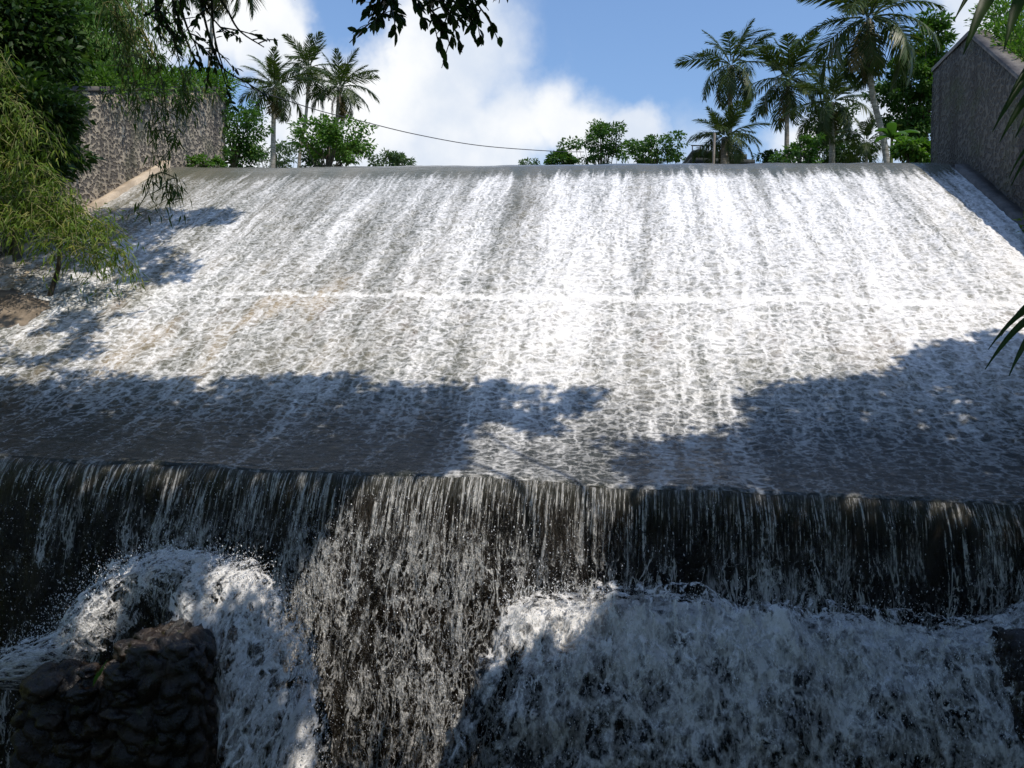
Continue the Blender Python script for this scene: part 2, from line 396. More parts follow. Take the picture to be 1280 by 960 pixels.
def m_curtain(name, seed, opaque, cov=0.0, mist=0.0):
    """falling water: uv.x metres along the lip, uv.y metres fallen"""
    m, n, b, out = material(name)
    uv = n.uv(); x, y, _ = n.xyz(uv)
    # strands break up and wander as they fall
    wv = n.noise(n.comb(n.m('MULTIPLY', x, 1.0), n.m('MULTIPLY', y, .55), seed), 2.0, 4, .6)
    xs = n.m('ADD', x, n.m('MULTIPLY', n.m('MULTIPLY', n.m('SUBTRACT', wv, .5), .30), n.ss(y, 0.1, 2.5)))
    xs = n.m('ADD', xs, n.m('MULTIPLY', y, n.ss(x, -8, 2, .05, 0.0)))
    a = n.noise(n.comb(n.m('MULTIPLY', xs, 15.0), n.m('MULTIPLY', y, .45), seed), 1.0, 4, .65)
    c = n.noise(n.comb(n.m('MULTIPLY', xs, 3.6), n.m('MULTIPLY', y, 1.0), seed+3), 1.0, 4, .55, .5)
    d2 = n.noise(n.comb(n.m('MULTIPLY', xs, 7.5), n.m('MULTIPLY', y, 2.6), seed+8), 1.0, 4, .58, .4)
    ridge = lambda v, w: n.m('SUBTRACT', 1.0, n.ss(n.m('ABSOLUTE', n.m('SUBTRACT', v, .5)), 0.0, w))
    thread = n.ss(a, .52, .68)
    fi = n.noise(n.comb(n.m('MULTIPLY', xs, 30.0), n.m('MULTIPLY', y, 1.6), seed+6), 1.0, 4, .7)
    spk = n.noise(n.comb(n.m('MULTIPLY', xs, 26.0), n.m('MULTIPLY', y, 13.0), seed+4), 1.0, 3, .7)
    thread = n.m('MAXIMUM', thread, n.m('MULTIPLY', n.ss(fi, .50, .66), .85))
    thread = n.m('MULTIPLY', thread, n.ss(spk, .30, .62, .45, 1.1))
    vein = n.m('MAXIMUM', ridge(c, .036), n.m('MULTIPLY', ridge(d2, .042), .75))
    blobs = n.ss(n.noise(n.comb(n.m('MULTIPLY', xs, 7.5), n.m('MULTIPLY', y, 3.2), seed+2), 1.0, 5, .66), .55, .70)
    big = n.m('ADD', n.m('MULTIPLY', n.m('SUBTRACT', n.noise(n.comb(n.m('MULTIPLY', xs, 1.7), n.m('MULTIPLY', y, .45), seed+5), 1.0, 4, .65), .5), 1.7), .47)
    lace = n.m('ADD', n.m('MULTIPLY', vein, .75), n.m('MULTIPLY', blobs, .6))
    br = n.ss(n.m('ADD', y, n.m('MULTIPLY', n.m('SUBTRACT', big, .5), 1.2)), .25, 1.5)
    t = n.m('ADD', n.m('MULTIPLY', thread, n.m('SUBTRACT', 1.0, n.m('MULTIPLY', br, .80))), n.m('MULTIPLY', lace, br))
    dens = n.m('ADD', n.ss(x, -7.4, -5.2, -.075, .05), n.ss(x, .6, -.9, -.05, 0.0))  # fuller strands mid lip stand in for sun, thinner sides for shade
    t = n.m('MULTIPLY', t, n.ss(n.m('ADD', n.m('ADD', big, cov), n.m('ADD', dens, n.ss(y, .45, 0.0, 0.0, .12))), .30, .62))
    sp = n.vor(n.comb(n.m('MULTIPLY', xs, 1.0), n.m('MULTIPLY', y, .7), seed), 26.0, 'F1')
    spr = n.xyz(n.vor(n.comb(n.m('MULTIPLY', xs, 1.0), n.m('MULTIPLY', y, .7), seed), 26.0, 'F1', 'Color'))[0]
    drop = n.m('MULTIPLY', n.m('SUBTRACT', 1.0, n.ss(sp, .12, .26)), n.m('GREATER_THAN', spr, .72))
    t = n.m('MAXIMUM', t, n.m('MULTIPLY', drop, n.ss(y, .1, .8, .1, .4)))
    foam = n.ss(t, .12, .95)
    hp = n.comb(n.m('MULTIPLY', x, 14.0), n.m('MULTIPLY', y, n.ss(y, .3, 1.6, 1.5, 5.0)), seed)
    hgt = n.m('MULTIPLY', n.noise(hp, 1.0, 4, .7), 2.0)
    b.inputs['IOR'].default_value = 1.33
    if opaque:
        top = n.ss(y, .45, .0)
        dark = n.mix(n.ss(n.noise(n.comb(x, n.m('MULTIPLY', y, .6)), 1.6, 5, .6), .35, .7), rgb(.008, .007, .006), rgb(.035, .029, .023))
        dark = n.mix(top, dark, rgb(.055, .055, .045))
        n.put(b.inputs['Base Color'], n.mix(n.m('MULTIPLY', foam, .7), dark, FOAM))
        n.put(b.inputs['Roughness'], n.lin(foam, 0, 1, .14, .5))
        n.put(b.inputs['Normal'], n.bump(hgt, .9, .07))
    else:
        n.put(b.inputs['Base Color'], rgb(.78, .78, .76))
        b.inputs['Roughness'].default_value = .14
        n.put(b.inputs['Normal'], n.bump(hgt, 1.0, .08))
        al = n.m('MULTIPLY', foam, n.ss(y, .02, .4, .5, .88))
        if mist: al = n.m('MAXIMUM', al, mist)
        n.put(b.inputs['Alpha'], al)
    return m

def m_foam(name, seed, alpha=False, cov=0.0, stretch=1.0):
    """churned white water; uv in metres, uv.y down the flow; second layer 'edge' holds soft border"""
    m, n, b, out = material(name)
    uv = n.uv(); x, y, _ = n.xyz(uv)
    p0 = n.comb(x, n.m('MULTIPLY', y, stretch), seed)
    w = n.new('ShaderNodeVectorMath', operation='SCALE'); n.put(w.inputs[0], n.noise(p0, 3.2, 4, .62, color=True)); w.inputs['Scale'].default_value = .42
    p = n.vm('ADD', p0, w.outputs[0])
    a = n.noise(p0, 1.9, 4, .6); c = n.noise(p0, 5.5, 4, .62); f = n.noise(p0, 26.0, 3, .7)
    l1 = n.m('SUBTRACT', 1.0, n.ss(n.vor(p, 3.6, 'DISTANCE_TO_EDGE'), 0.0, .22))
    l2 = n.m('SUBTRACT', 1.0, n.ss(n.vor(p, 9.0, 'DISTANCE_TO_EDGE'), 0.0, .26))
    ed = n.new('ShaderNodeAttribute', attribute_name='edge').outputs['Fac']
    t = n.m('ADD', n.m('MULTIPLY', n.m('SUBTRACT', a, .5), 2.4), n.m('MULTIPLY', n.m('SUBTRACT', c, .5), 1.7))
    t = n.m('ADD', t, n.m('MULTIPLY', n.m('SUBTRACT', f, .5), 1.5))
    t = n.m('ADD', t, n.m('ADD', n.m('MULTIPLY', l1, .70), n.m('SUBTRACT', n.m('MULTIPLY', l2, .50), .32)))
    t = n.m('ADD', t, n.m('ADD', ed, cov))
    b.inputs['IOR'].default_value = 1.33
    h = n.m('MULTIPLY', n.noise(n.comb(x, n.m('MULTIPLY', y, stretch), seed), 10.0, 5, .68), 1.5)
    n.put(b.inputs['Normal'], n.bump(h, .7, .07))
    if alpha:
        n.put(b.inputs['Base Color'], FOAM); b.inputs['Roughness'].default_value = .5
        n.put(b.inputs['Alpha'], n.ss(t, .05, .95, 0.0, .92))
    else:
        fo = n.m('ADD', n.m('MULTIPLY', n.ss(t, -.25, .25), .30), n.m('MULTIPLY', n.ss(t, .15, 1.25), .70))
        n.put(b.inputs['Base Color'], n.mix(fo, rgb(.012, .013, .014), FOAM))  # foam over dark water, contrast also paints the shading between clumps
        n.put(b.inputs['Roughness'], n.lin(fo, 0, 1, .2, .65))
        n.put(b.inputs['Alpha'], n.ss(n.m('ADD', ed, n.m('MULTIPLY', n.m('SUBTRACT', c, .5), 1.6)), -.40, -.10))
    return m
def m_spray():
    m, n, b, out = material('spray drops')
    b.inputs['Base Color'].default_value = rgb(.85, .87, .9); b.inputs['Roughness'].default_value = .12
    b.inputs['IOR'].default_value = 1.33
    return m
M['spray'] = m_spray()
def m_river():
    m, n, b, out = material('river water'); p = n.pos()
    b.inputs['Base Color'].default_value = rgb(.05, .055, .045); b.inputs['Roughness'].default_value = .08
    n.put(b.inputs['Normal'], n.bump(n.noise(p, 2.5, 4), .3, .05)); return m
M['river'] = m_river()

# ------------------------------------------------------------------ world, sun, camera
world = bpy.data.worlds.new('World'); scene.world = world; world.use_nodes = True
wn = NT(world.node_tree); bg = world.node_tree.nodes['Background']
sky = wn.new('ShaderNodeTexSky', sky_type='NISHITA'); sky.sun_disc = False
sky.sun_elevation = math.asin(SUN[2]); sky.sun_rotation = math.atan2(SUN[0], SUN[1])
sky.altitude = 0; sky.air_density = 1.5; sky.dust_density = .8; sky.ozone_density = 3.0
dirv = wn.vm('NORMALIZE', wn.new('ShaderNodeTexCoord').outputs['Generated'])
blobs = [(420, 130, 170, 1), (330, 60, 120, 1), (535, 85, 115, 1), (560, 190, 130, 1), (690, 150, 62, 1), (640, 160, 80, 1), (735, 170, 62, 1),
         (795, 170, 42, 1), (290, 190, 110, 1), (470, -10, 90, .8), (570, 0, 60, .9), (1090, 165, 65, .9), (1215, 10, 50, .9), (1020, 185, 50, .7), (180, 20, 110, .8),
         (400, -160, 220, .8), (1500, 150, 200, .8), (-200, 100, 250, .9), (880, 200, 60, .35)]
wpn = wn.new('ShaderNodeVectorMath', operation='SCALE'); wn.put(wpn.inputs[0], wn.vm('SUBTRACT', wn.noise(dirv, 9.0, 5, .6, color=True), (.5, .5, .5))); wpn.inputs['Scale'].default_value = .10
wd = wn.vm('ADD', dirv, wpn.outputs[0])
dens = None
for (bx, by, br, k) in blobs:
    c = unit(ray(bx, by))
    d = wn.vm('DISTANCE', wd, tuple(c))
    v = wn.lin(d, 0.0, br/F*1.25, k, 0.0)
    dens = v if dens is None else wn.m('MAXIMUM', dens, v)
for (bx, by, br, k) in [(275, 115, 50, .8), (430, 20, 62, .7), (330, 215, 40, .3)]:
    v = wn.lin(wn.vm('DISTANCE', wd, tuple(unit(ray(bx, by)))), 0.0, br/F*1.3, k, 0.0)
    dens = wn.m('SUBTRACT', dens, v)
cn = wn.noise(dirv, 7.0, 8, .58, .2)
cl = wn.m('ADD', dens, wn.m('MULTIPLY', wn.m('SUBTRACT', cn, .5), .75))
# clouds elsewhere round the sky
up = wn.xyz(dirv)
els = wn.m('MULTIPLY', wn.ss(wn.noise(dirv, 2.6, 7, .6), .55, .72), wn.ss(up[1], .55, .2))
mask = wn.m('MAXIMUM', wn.ss(cl, .06, .62), wn.m('MULTIPLY', els, .8))
shade = wn.ss(wn.noise(wn.vm('ADD', dirv, (.02, 0, .05)), 6.0, 6, .55), .36, .66)
ccol = wn.mix(shade, rgb(4.5, 5.0, 5.8), rgb(6.3, 6.4, 6.5))
skyc = wn.vm('MULTIPLY', sky.outputs[0], (.80, .89, 1.05))
wn.put(bg.inputs['Color'], wn.mix(mask, skyc, ccol)); bg.inputs['Strength'].default_value = .15

sun = bpy.data.lights.new('sun', 'SUN'); sun.energy = 4.0; sun.angle = math.radians(.53); sun.color = (1, .92, .82)
so = bpy.data.objects.new('sun', sun); COL.objects.link(so)
so.rotation_euler = Vector(SUN).to_track_quat('Z', 'Y').to_euler(); so.location = tuple(SUN*60)

cam = bpy.data.cameras.new('camera'); cam.sensor_width = 36; cam.lens = 36*F/1280; cam.clip_end = 6000; cam.clip_start = .05
co = bpy.data.objects.new('camera', cam); COL.objects.link(co); scene.camera = co
c, s_ = math.cos(ROLL), math.sin(ROLL)
co.matrix_world = Matrix(((c, -s_, 0, 0), (0, 0, -1, 0), (s_, c, 0, 0), (0, 0, 0, 1)))
scene.view_settings.view_transform = 'Standard'; scene.view_settings.look = 'None'
scene.view_settings.exposure = 0.08; scene.view_settings.gamma = 1
scene.render.resolution_x, scene.render.resolution_y = 1024, 768
scene.cycles.transparent_max_bounces = 10; scene.cycles.max_bounces = 4; scene.cycles.diffuse_bounces = 3; scene.cycles.glossy_bounces = 2; scene.cycles.transmission_bounces = 3

# ------------------------------------------------------------------ terrain
SL, SR = -17.2, 10.6                      # edges of the water
def wall_top_l(q): return np.clip(9.8+.36*(q-26.3), 3.5, 12.8)
def wall_top_r(q): return np.where(q > 28.5, 11.85, np.clip(11.85-.78*(28.5-q), 4.0, 12))
def terrain(s, q):
    bed = np.where(q > 29, 7.2, np.where(q > 12.5, np.interp(q, [12.5, 29], [-3.2, 6.2]), -9.0))
    bed = np.where(q < 2.3, -1.66, bed)
    n = fbm(s*.15, q*.15, 2.0)
    left = wall_top_l(q)-.15+np.clip((-18-s)*.25, 0, 5)+n*.6
    right = wall_top_r(q)-.15+np.clip((s-11.7)*.55, 0, 4)+n*.5
    left = np.where(q > 34, 9.0+n, left); right = np.where(q > 32, 9.0+n+np.clip((s-11.7)*.2, 0, 3), right)
    z = np.where(s < -17.95, left, np.where(s > 11.25, right, bed))
    return z
sg = np.unique(np.concatenate([-np.geomspace(18.0, 1500, 40), [-17.97, -17.93], np.linspace(-17.5, 11.2, 40), [11.23, 11.27], 11.3+np.geomspace(.1, 1500, 44)]))
qg = np.unique(np.concatenate([-np.geomspace(1, 1500, 24), np.linspace(-1, 2.2, 6), [2.4], np.linspace(3.0, 12.3, 8), [12.45, 12.55], np.linspace(13, 60, 60), np.geomspace(62, 2500, 30)]))
S, Q = np.meshgrid(sg, qg, indexing='ij')
tag(obj('ground', grid_mesh('ground', Wn(S, Q, terrain(S, Q))), M['grass'], None, True), kind='structure')

# river above the crest beyond the modelled sheet
S, Q = np.meshgrid(np.linspace(SL-.2, SR+.2, 12), np.linspace(69.9, 400, 12), indexing='ij')
tag(obj('river_water', grid_mesh('river_water', Wn(S, Q, S*0+8.03)), M['river']), kind='structure')
# plunge pool
S, Q = np.meshgrid(np.linspace(-17.6, 11, 30), np.linspace(2.4, 12.4, 20), indexing='ij')
tag(obj('pool_water', grid_mesh('pool_water', Wn(S, Q, -7.6+.12*fbm(S, Q))), M['river'], None, True), kind='structure')

# ------------------------------------------------------------------ weir body and its sheet of water
q_d = np.concatenate([np.linspace(70, 31, 30), np.arange(30.9, 12.62, -.045), [12.62]])
z_d = zslope(q_d)
k = np.exp(-np.linspace(-2, 2, 9)**2); k /= k.sum()
zz = np.convolve(np.pad(z_d, 4, mode='edge'), k, 'valid'); z_s = np.where((q_d > 30.8) | (np.abs(q_d-QS) < .2) | (q_d < 12.75), z_d, zz)
t_d = np.concatenate([[0], np.cumsum(np.hypot(np.diff(q_d), np.diff(z_s)))]); t_d -= np.interp(-QC, -q_d, t_d)
SEAM_T = float(np.interp(-QS, -q_d, t_d))
M['spillway'] = m_spillway()
def lip_q(s): return .09*fbm(s*.55, s*0+3.0, 1.0, 3)+.03*vnoise(s*3.1, s*0+8.0)
def lip_z(s): return .05*fbm(s*.7, s*0+5.0, 2.0, 3)
s_g = np.arange(SL, SR+.001, .055)
S, T = np.meshgrid(s_g, t_d, indexing='ij'); Q = np.broadcast_to(q_d, S.shape).copy(); Z = np.broadcast_to(z_s, S.shape).copy()
amp = np.clip((T+.2)/6, .12, 1)*np.clip((17.5-T)/3, .25, 1)
rl = fbm(S*1.9+.5*vnoise(S*.7, T*.4), T*1.6, 1.0, 4)          # roll waves
lo = fbm(S*1.1, T*.16, 4.0, 3)
d = amp*(.055*(1-np.abs(rl)*2.2)+.05*lo)
Z += d*.85+.03*vnoise(S*.22, T*0+1)*(np.abs(T) < 3); Q -= d*.5
lw_ = np.clip((13.5-Q)/.7, 0, 1); Q += lip_q(S)*lw_; Z += lip_z(S)*lw_
Z += .028*fbm(S*.8, S*0+2.0, 3.0, 3)*np.exp(-((T+.1)/.5)**2)
spill = obj('spillway_water', grid_mesh('spillway_water', Wn(S, Q, Z), uv=np.stack([S, T], -1)), M['spillway'], None, True)
tag(spill, kind='structure')

weir = thing('weir', 'wide sloping concrete weir with water sheeting over its whole face', 'weir', loc=W(-3, 12.8, -9))
qq = np.array([34, 30, 29.4, 28.5, 19.7, 17.4, 15.8, 15, 14.2, 13.4, 12.8]); zz = zslope(qq)-.14
prof = list(zip(qq, zz))+[(12.8, -9.2), (34, -9.2)]
mb = MB(); m_ = len(prof)
V = [W(SL-.45, a, b) for a, b in prof]+[W(SR+.5, a, b) for a, b in prof]
mb.add(V, [[i, (i+1) % m_, (i+1) % m_+m_, i+m_] for i in range(m_)])
mb.build('spillway_slab', M['wet_wall'], weir)
def kerb(s0, s1, mat, qa, qb, h, jit):
    qs = np.linspace(qa, qb, 60); zt = np.where(qs > QS, np.maximum(ZC-SLOPE*(QC-qs), zslope(qs)-.1), zslope(qs))+h+jit*fbm(qs*1.5, qs*0+s0)
    pr = np.stack([Wn(qs*0+s0, qs, zt-1.0), Wn(qs*0+s0, qs, zt), Wn(qs*0+s1, qs, zt+.03), Wn(qs*0+s1, qs, zt-1.0)], 1)
    keep(obj('kerb', grid_mesh('kerb', pr), mat), weir)
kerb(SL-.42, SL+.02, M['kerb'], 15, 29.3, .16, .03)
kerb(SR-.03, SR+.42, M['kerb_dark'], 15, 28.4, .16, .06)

# ------------------------------------------------------------------ retaining walls
def wall(name, label, s0, s1, topf, qa, qb, zb, mat, cop_mat, group):
    base = thing(name, label, 'wall', group, W((s0+s1)/2, (qa+qb)/2, zb))
    qs = np.unique(np.concatenate([np.linspace(qa, qb, 50), [28.5]])); zt = topf(qs)
    nv = 24; f = np.linspace(0, 1, nv)
    X = []
    for sgn_s in (s0, s1):
        Sx = np.full((len(qs), nv), sgn_s); Zx = zb+(zt[:, None]-zb)*f[None]; Qx = np.repeat(qs[:, None], nv, 1)
        X.append(Wn(Sx+.05*fbm(Qx*1.2, Zx*1.2, sgn_s), Qx, Zx))
    m1 = np.concatenate([X[0], X[1][:, ::-1]], 1)
    me = grid_mesh('masonry', m1)
    n1, n2 = m1.shape[:2]
    mb = MB(); I = np.arange(n1*n2).reshape(n1, n2)
    mb.add(m1.reshape(-1, 3), np.stack([I[:-1, :-1], I[1:, :-1], I[1:, 1:], I[:-1, 1:]], -1).reshape(-1, 4))
    for e in (0, n1-1):
        J = I[e]; mb.Fs[4].append(np.stack([J[:nv-1], J[1:nv], J[::-1][1:nv], J[::-1][:nv-1]], -1))
    mb.build('masonry', mat, base)
    pr = np.stack([Wn(qs*0+s0-.05, qs, zt-.08), Wn(qs*0+s0-.05, qs, zt+.06), Wn(qs*0+s1+.05, qs, zt+.06), Wn(qs*0+s1+.05, qs, zt-.08)], 1)
    keep(obj('coping', grid_mesh('coping', pr), cop_mat), base)
    return base
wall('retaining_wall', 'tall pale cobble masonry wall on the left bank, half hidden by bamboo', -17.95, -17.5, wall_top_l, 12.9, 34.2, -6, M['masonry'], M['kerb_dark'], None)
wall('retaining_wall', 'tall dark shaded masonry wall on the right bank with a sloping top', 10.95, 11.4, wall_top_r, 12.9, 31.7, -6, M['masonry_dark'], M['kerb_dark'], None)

# ------------------------------------------------------------------ falling water below the lip
def curtain(name, mat, off, thick, seed, s0=SL, s1=SR, dmax=6.4):
    s_ = np.arange(s0, s1+.001, .06); d_ = np.concatenate([np.linspace(0, .3, 8), np.arange(.36, dmax, .07)])
    S, D = np.meshgrid(s_, d_, indexing='ij')
    Q = 12.605-off*np.minimum(D/.35, 1)-.20*np.sqrt(D)-.05*D-thick*(.5+.5*fbm(S*.9, D*.25, seed))*np.minimum(D, 1)
    Q += -.06*fbm(S*5, D*.8, seed+3)*np.minimum(D, 1)
    lip = .03*vnoise(S*.22, S*0+1)
    Z = np.interp(12.62, _pq[::-1], _pz[::-1])-D+.012+.03*fbm(S*2, S*0, 1.0)*np.exp(-D*3)
    Q += lip_q(S); Z += lip_z(S)
    o = obj(name, grid_mesh(name, Wn(S, Q, Z), uv=np.stack([S, D], -1)), mat, None, True)
    return tag(o, kind='structure')
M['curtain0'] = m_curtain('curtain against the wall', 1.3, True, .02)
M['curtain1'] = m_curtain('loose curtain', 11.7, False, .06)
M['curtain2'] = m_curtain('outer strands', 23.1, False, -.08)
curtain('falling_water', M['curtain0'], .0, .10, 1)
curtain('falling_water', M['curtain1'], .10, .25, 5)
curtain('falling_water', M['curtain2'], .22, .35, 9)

# churned cascades -------------------------------------------------
def foam_sheet(name, X, UV, EDGE, mat):
    me = grid_mesh(name, X, uv=UV)
    a = me.attributes.new('edge', 'FLOAT', 'POINT'); a.data.foreach_set('value', EDGE.astype(np.float32).ravel())
    return tag(obj(name, me, mat, None, True), kind='structure')
def billow(x, y, z, o=5): 
    a, t, s = 1., 0., 0.
    for i in range(o):
        t = t+a*np.abs(vnoise(x*2**i+9*i, y*2**i, np.asarray(z)+3*i)); s += a; a *= .55
    return t/s
def right_cascade(off, seed, mat, amp):
    s_ = np.arange(-4.4, 9.5, .035); t_ = np.arange(0, 5.6, .035)
    S, T = np.meshgrid(s_, t_, indexing='ij')
    # profile: impact shelf, roll-over, fall
    qp = np.interp(T, [0, .35, 1.0, 1.7, 2.4, 3.4, 5.6], [12.25, 11.95, 11.35, 10.85, 10.55, 10.30, 10.05])
    zp = np.interp(T, [0, .35, 1.0, 1.7, 2.4, 3.4, 5.6], [-3.25, -3.02, -3.15, -3.62, -4.25, -5.2, -7.4])
    # shelf tips down to the right, and rises against the right abutment
    zp = zp-.035*np.clip(S, -1, 5.5)+.80*np.clip((S-4.6)/1.3, 0, 1.3)**1.5*np.exp(-T*.15)-.25*np.clip((-.1-S)/1.4, 0, 2)
    b1 = billow(S*.9, T*.9, seed); f1 = fbm(S*1.0, T*.5, seed+4, 3)
    d = off+amp*(.9*b1+.5*f1)+.26*amp*billow(S*2.6, T*1.3, seed+8)+.10*amp*fbm(S*8, T*5, seed+2, 3)
    d = (d-off)*np.clip(.25+T*.75, 0, 1)+off*np.clip(.4+T*.8, 0, 1)-.10
    nq, nz = np.interp(T, [0, 1, 2.5, 5], [-.25, -.45, -.85, -.97]), np.interp(T, [0, 1, 2.5, 5], [.95, .88, .5, .2])
    Q = qp+nq*d; Z = zp+nz*d
    # soft border: the left limit runs diagonally down-left
    lim = -1.45-.50*np.clip(T-.6, 0, 9)+.22*fbm(T*1.3, S*0, 6.0, 3)
    e = np.minimum((S-lim)/.40, 1)
    e = np.minimum(e, (T-.0)/.60)
    e = np.minimum(e, (9.4-S)/.6)
    dr = np.exp(-((S-(lim+.62))/.15)**2)*np.clip((T-.6)*1.2, 0, 1)        # dark gully inside the left edge
    EDGE = np.clip(e, -.4, 1)*.62-.42-.62*dr+.20*np.exp(-((T-.8)/.8)**2)+.24*np.exp(-((T-.35)/.75)**2)+.22*fbm(S*.9, T*.7, 9.0, 3)-.34*np.clip((T-1.3)/1.6, 0, 1)
    EDGE = EDGE-1.2*np.clip(-e/.12, 0, 1)
    foam_sheet('cascade_water', Wn(S, Q, Z), np.stack([S, T], -1), EDGE, mat)
M['foam0'] = m_foam('churned foam', 2.0, False, .10, .62)
M['foam1'] = m_foam('foam lace', 8.0, True, -.46, .62)
M['plume'] = m_foam('plume foam', 9.0, True, .04, .8)
M['foam2'] = m_foam('foam wisps', 14.0, True, -.75, .6)
right_cascade(0, 3, M['foam0'], .42)
right_cascade(.14, 3, M['foam1'], .55)
right_cascade(.26, 6, M['foam2'], .62)

def left_plume(off, seed, mat, amp):
    """water bouncing off the head of the stone pier: an arch with a skirt falling on its right"""
    ridge = np.array([at(*p) for p in [(-120, 870, 11.2), (-20, 835, 11.2), (70, 790, 11.3), (130, 735, 11.4), (200, 690, 11.5), (290, 695, 11.4), (345, 720, 11.2), (385, 800, 10.9), (405, 900, 10.6), (415, 1010, 10.4)]])
    n1 = 150; R = curve(ridge, n1)
    t_ = np.linspace(0, 1, 70)
    ctr = at(225, 900, 10.9)
    X = np.zeros((n1, 70, 3))
    a_ = t_[None, :, None]
    toC = np.array([at(150, 880, 10.2)]*n1)*.5+np.array([at(330, 1000, 10.0)])*.5
    w = np.clip((R[:, 0]-at(250, 800, 11)[0])/1.2, 0, 1)[:, None]
    inner = np.where(w > 0, 0, 0)+(1-w)*(R*.45+np.array(at(190, 850, 10.7))*.55)+w*(R+np.array([-.75, -.55, -1.6]))
    X = R[:, None]*(1-a_)+inner[:, None]*a_
    X[..., 1] -= .5*np.sin(a_[..., 0]*math.pi*.8); X[..., 2] += .22*np.sin(a_[..., 0]*math.pi*.9)
    al = np.linspace(0, 8, n1)[:, None]+0*t_[None]; tt = 0*al+t_[None]*1.8
    dsp = off+amp*(.7*billow(al*.9, tt*.9, seed)+.4*fbm(al*.8, tt*.6, seed+2, 3))
    X[..., 1] -= dsp*.75; X[..., 2] += dsp*.45
    X[..., 0] += amp*.5*fbm(al*1.2, tt, seed+9, 3)
    e = np.minimum(tt/.30, 1)*.62-.42
    dk = np.exp(-((al-4.2)/.25)**2)*np.clip(tt*1.5-.4, 0, 1)+np.exp(-((al-3.2-.2*tt)/.5)**2)*np.clip(tt-.5, 0, 1)
    e = e-.55*dk-.30*np.clip((1.0-al)/1.0, 0, 1)-.25*np.clip((tt-1.2)/.6, 0, 1)
    foam_sheet('cascade_water', X, np.stack([al, tt], -1), e, mat)
left_plume(0, 21, M['plume'], .30)
left_plume(.12, 24, M['plume'], .40)
left_plume(.22, 27, M['foam1'], .55)

# ------------------------------------------------------------------ spray drops
def octa():
    return np.array([[1, 0, 0], [-1, 0, 0], [0, 1, 0], [0, -1, 0], [0, 0, 1.], [0, 0, -1]]), np.array([[0, 2, 4], [2, 1, 4], [1, 3, 4], [3, 0, 4], [2, 0, 5], [1, 2, 5], [3, 1, 5], [0, 3, 5]])
def spray(P, r, el):
    ov, of = octa(); n = len(P)
    V = ov[None]*r[:, None, None]*np.stack([np.ones(n), np.ones(n), el], -1)[:, None, :]
    th = rng.normal(0, .25, n); V[..., 0] += V[..., 2]*th[:, None]
    V = (V+P[:, None]).reshape(-1, 3)
    return V, (of[None]+(np.arange(n)*6)[:, None, None]).reshape(-1, 3)
P = []
n = 15000
s_ = rng.uniform(-12, 9, n); dd = rng.uniform(.1, 5.6, n)
kk = (s_ < -.3) | (rng.random(n) < .22); s_, dd = s_[kk], dd[kk]; n = len(s_)
P.append(Wn(s_, 12.45-.20*np.sqrt(dd)-rng.gamma(2, .14, n)-.2*dd*rng.random(n)*.5, ZL-dd))
n = 16000
s_ = rng.uniform(-1.5, 8.5, n); tt = rng.gamma(2.2, .8, n)
P.append(Wn(s_, np.interp(tt, [0, 1, 2.4, 5], [12.1, 11.3, 10.5, 10.0])-rng.gamma(1.6, .16, n), np.interp(tt, [0, 1, 2.4, 5], [-2.95, -3.1, -4.1, -6.8])+rng.gamma(1.5, .13, n)-.035*s_+.6*np.clip((s_-5.2)/1.5, 0, 1)))
rd = curve([at(-60, 850, 11), at(70, 785, 11), at(130, 730, 11), at(200, 685, 11), at(290, 690, 11), at(350, 715, 10.9), at(390, 800, 10.6), at(410, 960, 10.2)], 400)
n = 5000
pp = rd[rng.integers(0, 400, n)]+rng.normal(0, [.14, .22, .12], (n, 3))+np.array([-.1, -.3, -.05])
P.append(pp)
P = np.concatenate(P); r = np.minimum(.0040*rng.lognormal(0, .45, len(P)), .0095)
V, Fc = spray(P, r, rng.uniform(1.0, 2.6, len(P)))
tag(obj('spray', fast_mesh('spray', V, [Fc]), M['spray']), 'white spray drops flying off the falling water', 'spray', kind='stuff')

# ------------------------------------------------------------------ stone pier in the fall
pier = thing('stone_pier', 'dark wet pier of rounded stones below the left end of the fall', 'pier', loc=tuple(at(140, 1000, 9.9)))
def blob_mesh(name, c, rad, seed, k=.18, nu=26, nv=16):
    u = np.linspace(0, 2*np.pi, nu, endpoint=False); v = np.linspace(0, np.pi, nv)
    U, Vv = np.meshgrid(u, v, indexing='ij')
    D = np.stack([np.cos(U)*np.sin(Vv), np.sin(U)*np.sin(Vv), np.cos(Vv)], -1)
    R = 1+k*fbm(D[..., 0]*1.6+seed, D[..., 1]*1.6, D[..., 2]*1.6, 4)*1.6
    X = D*R[..., None]*np.array(rad)+np.array(c)
    I = np.arange(nu*nv).reshape(nu, nv); J = np.roll(I, -1, 0)
    return X.reshape(-1, 3), np.stack([I[:, :-1], J[:, :-1], J[:, 1:], I[:, 1:]], -1).reshape(-1, 4)
def cob(x, y, seed):
    """rounded cobbles: height from the nearest of jittered lattice points"""
    gx, gy = np.floor(x).astype(int), np.floor(y).astype(int); d1 = np.full(x.shape, 9.); d2 = d1.copy()
    for i in (-1, 0, 1):
        for j in (-1, 0, 1):
            cx = gx+i+.5+1.0*(_h(gx+i, gy+j, seed)-.5); cy = gy+j+.5+1.0*(_h(gx+i, gy+j, seed+7)-.5)
            d = np.hypot(x-cx, y-cy); m = d < d1; d2 = np.where(m, d1, np.minimum(d2, d)); d1 = np.where(m, d, d1)
    return np.sqrt(np.clip((d2-d1)*1.6, 0, 1))
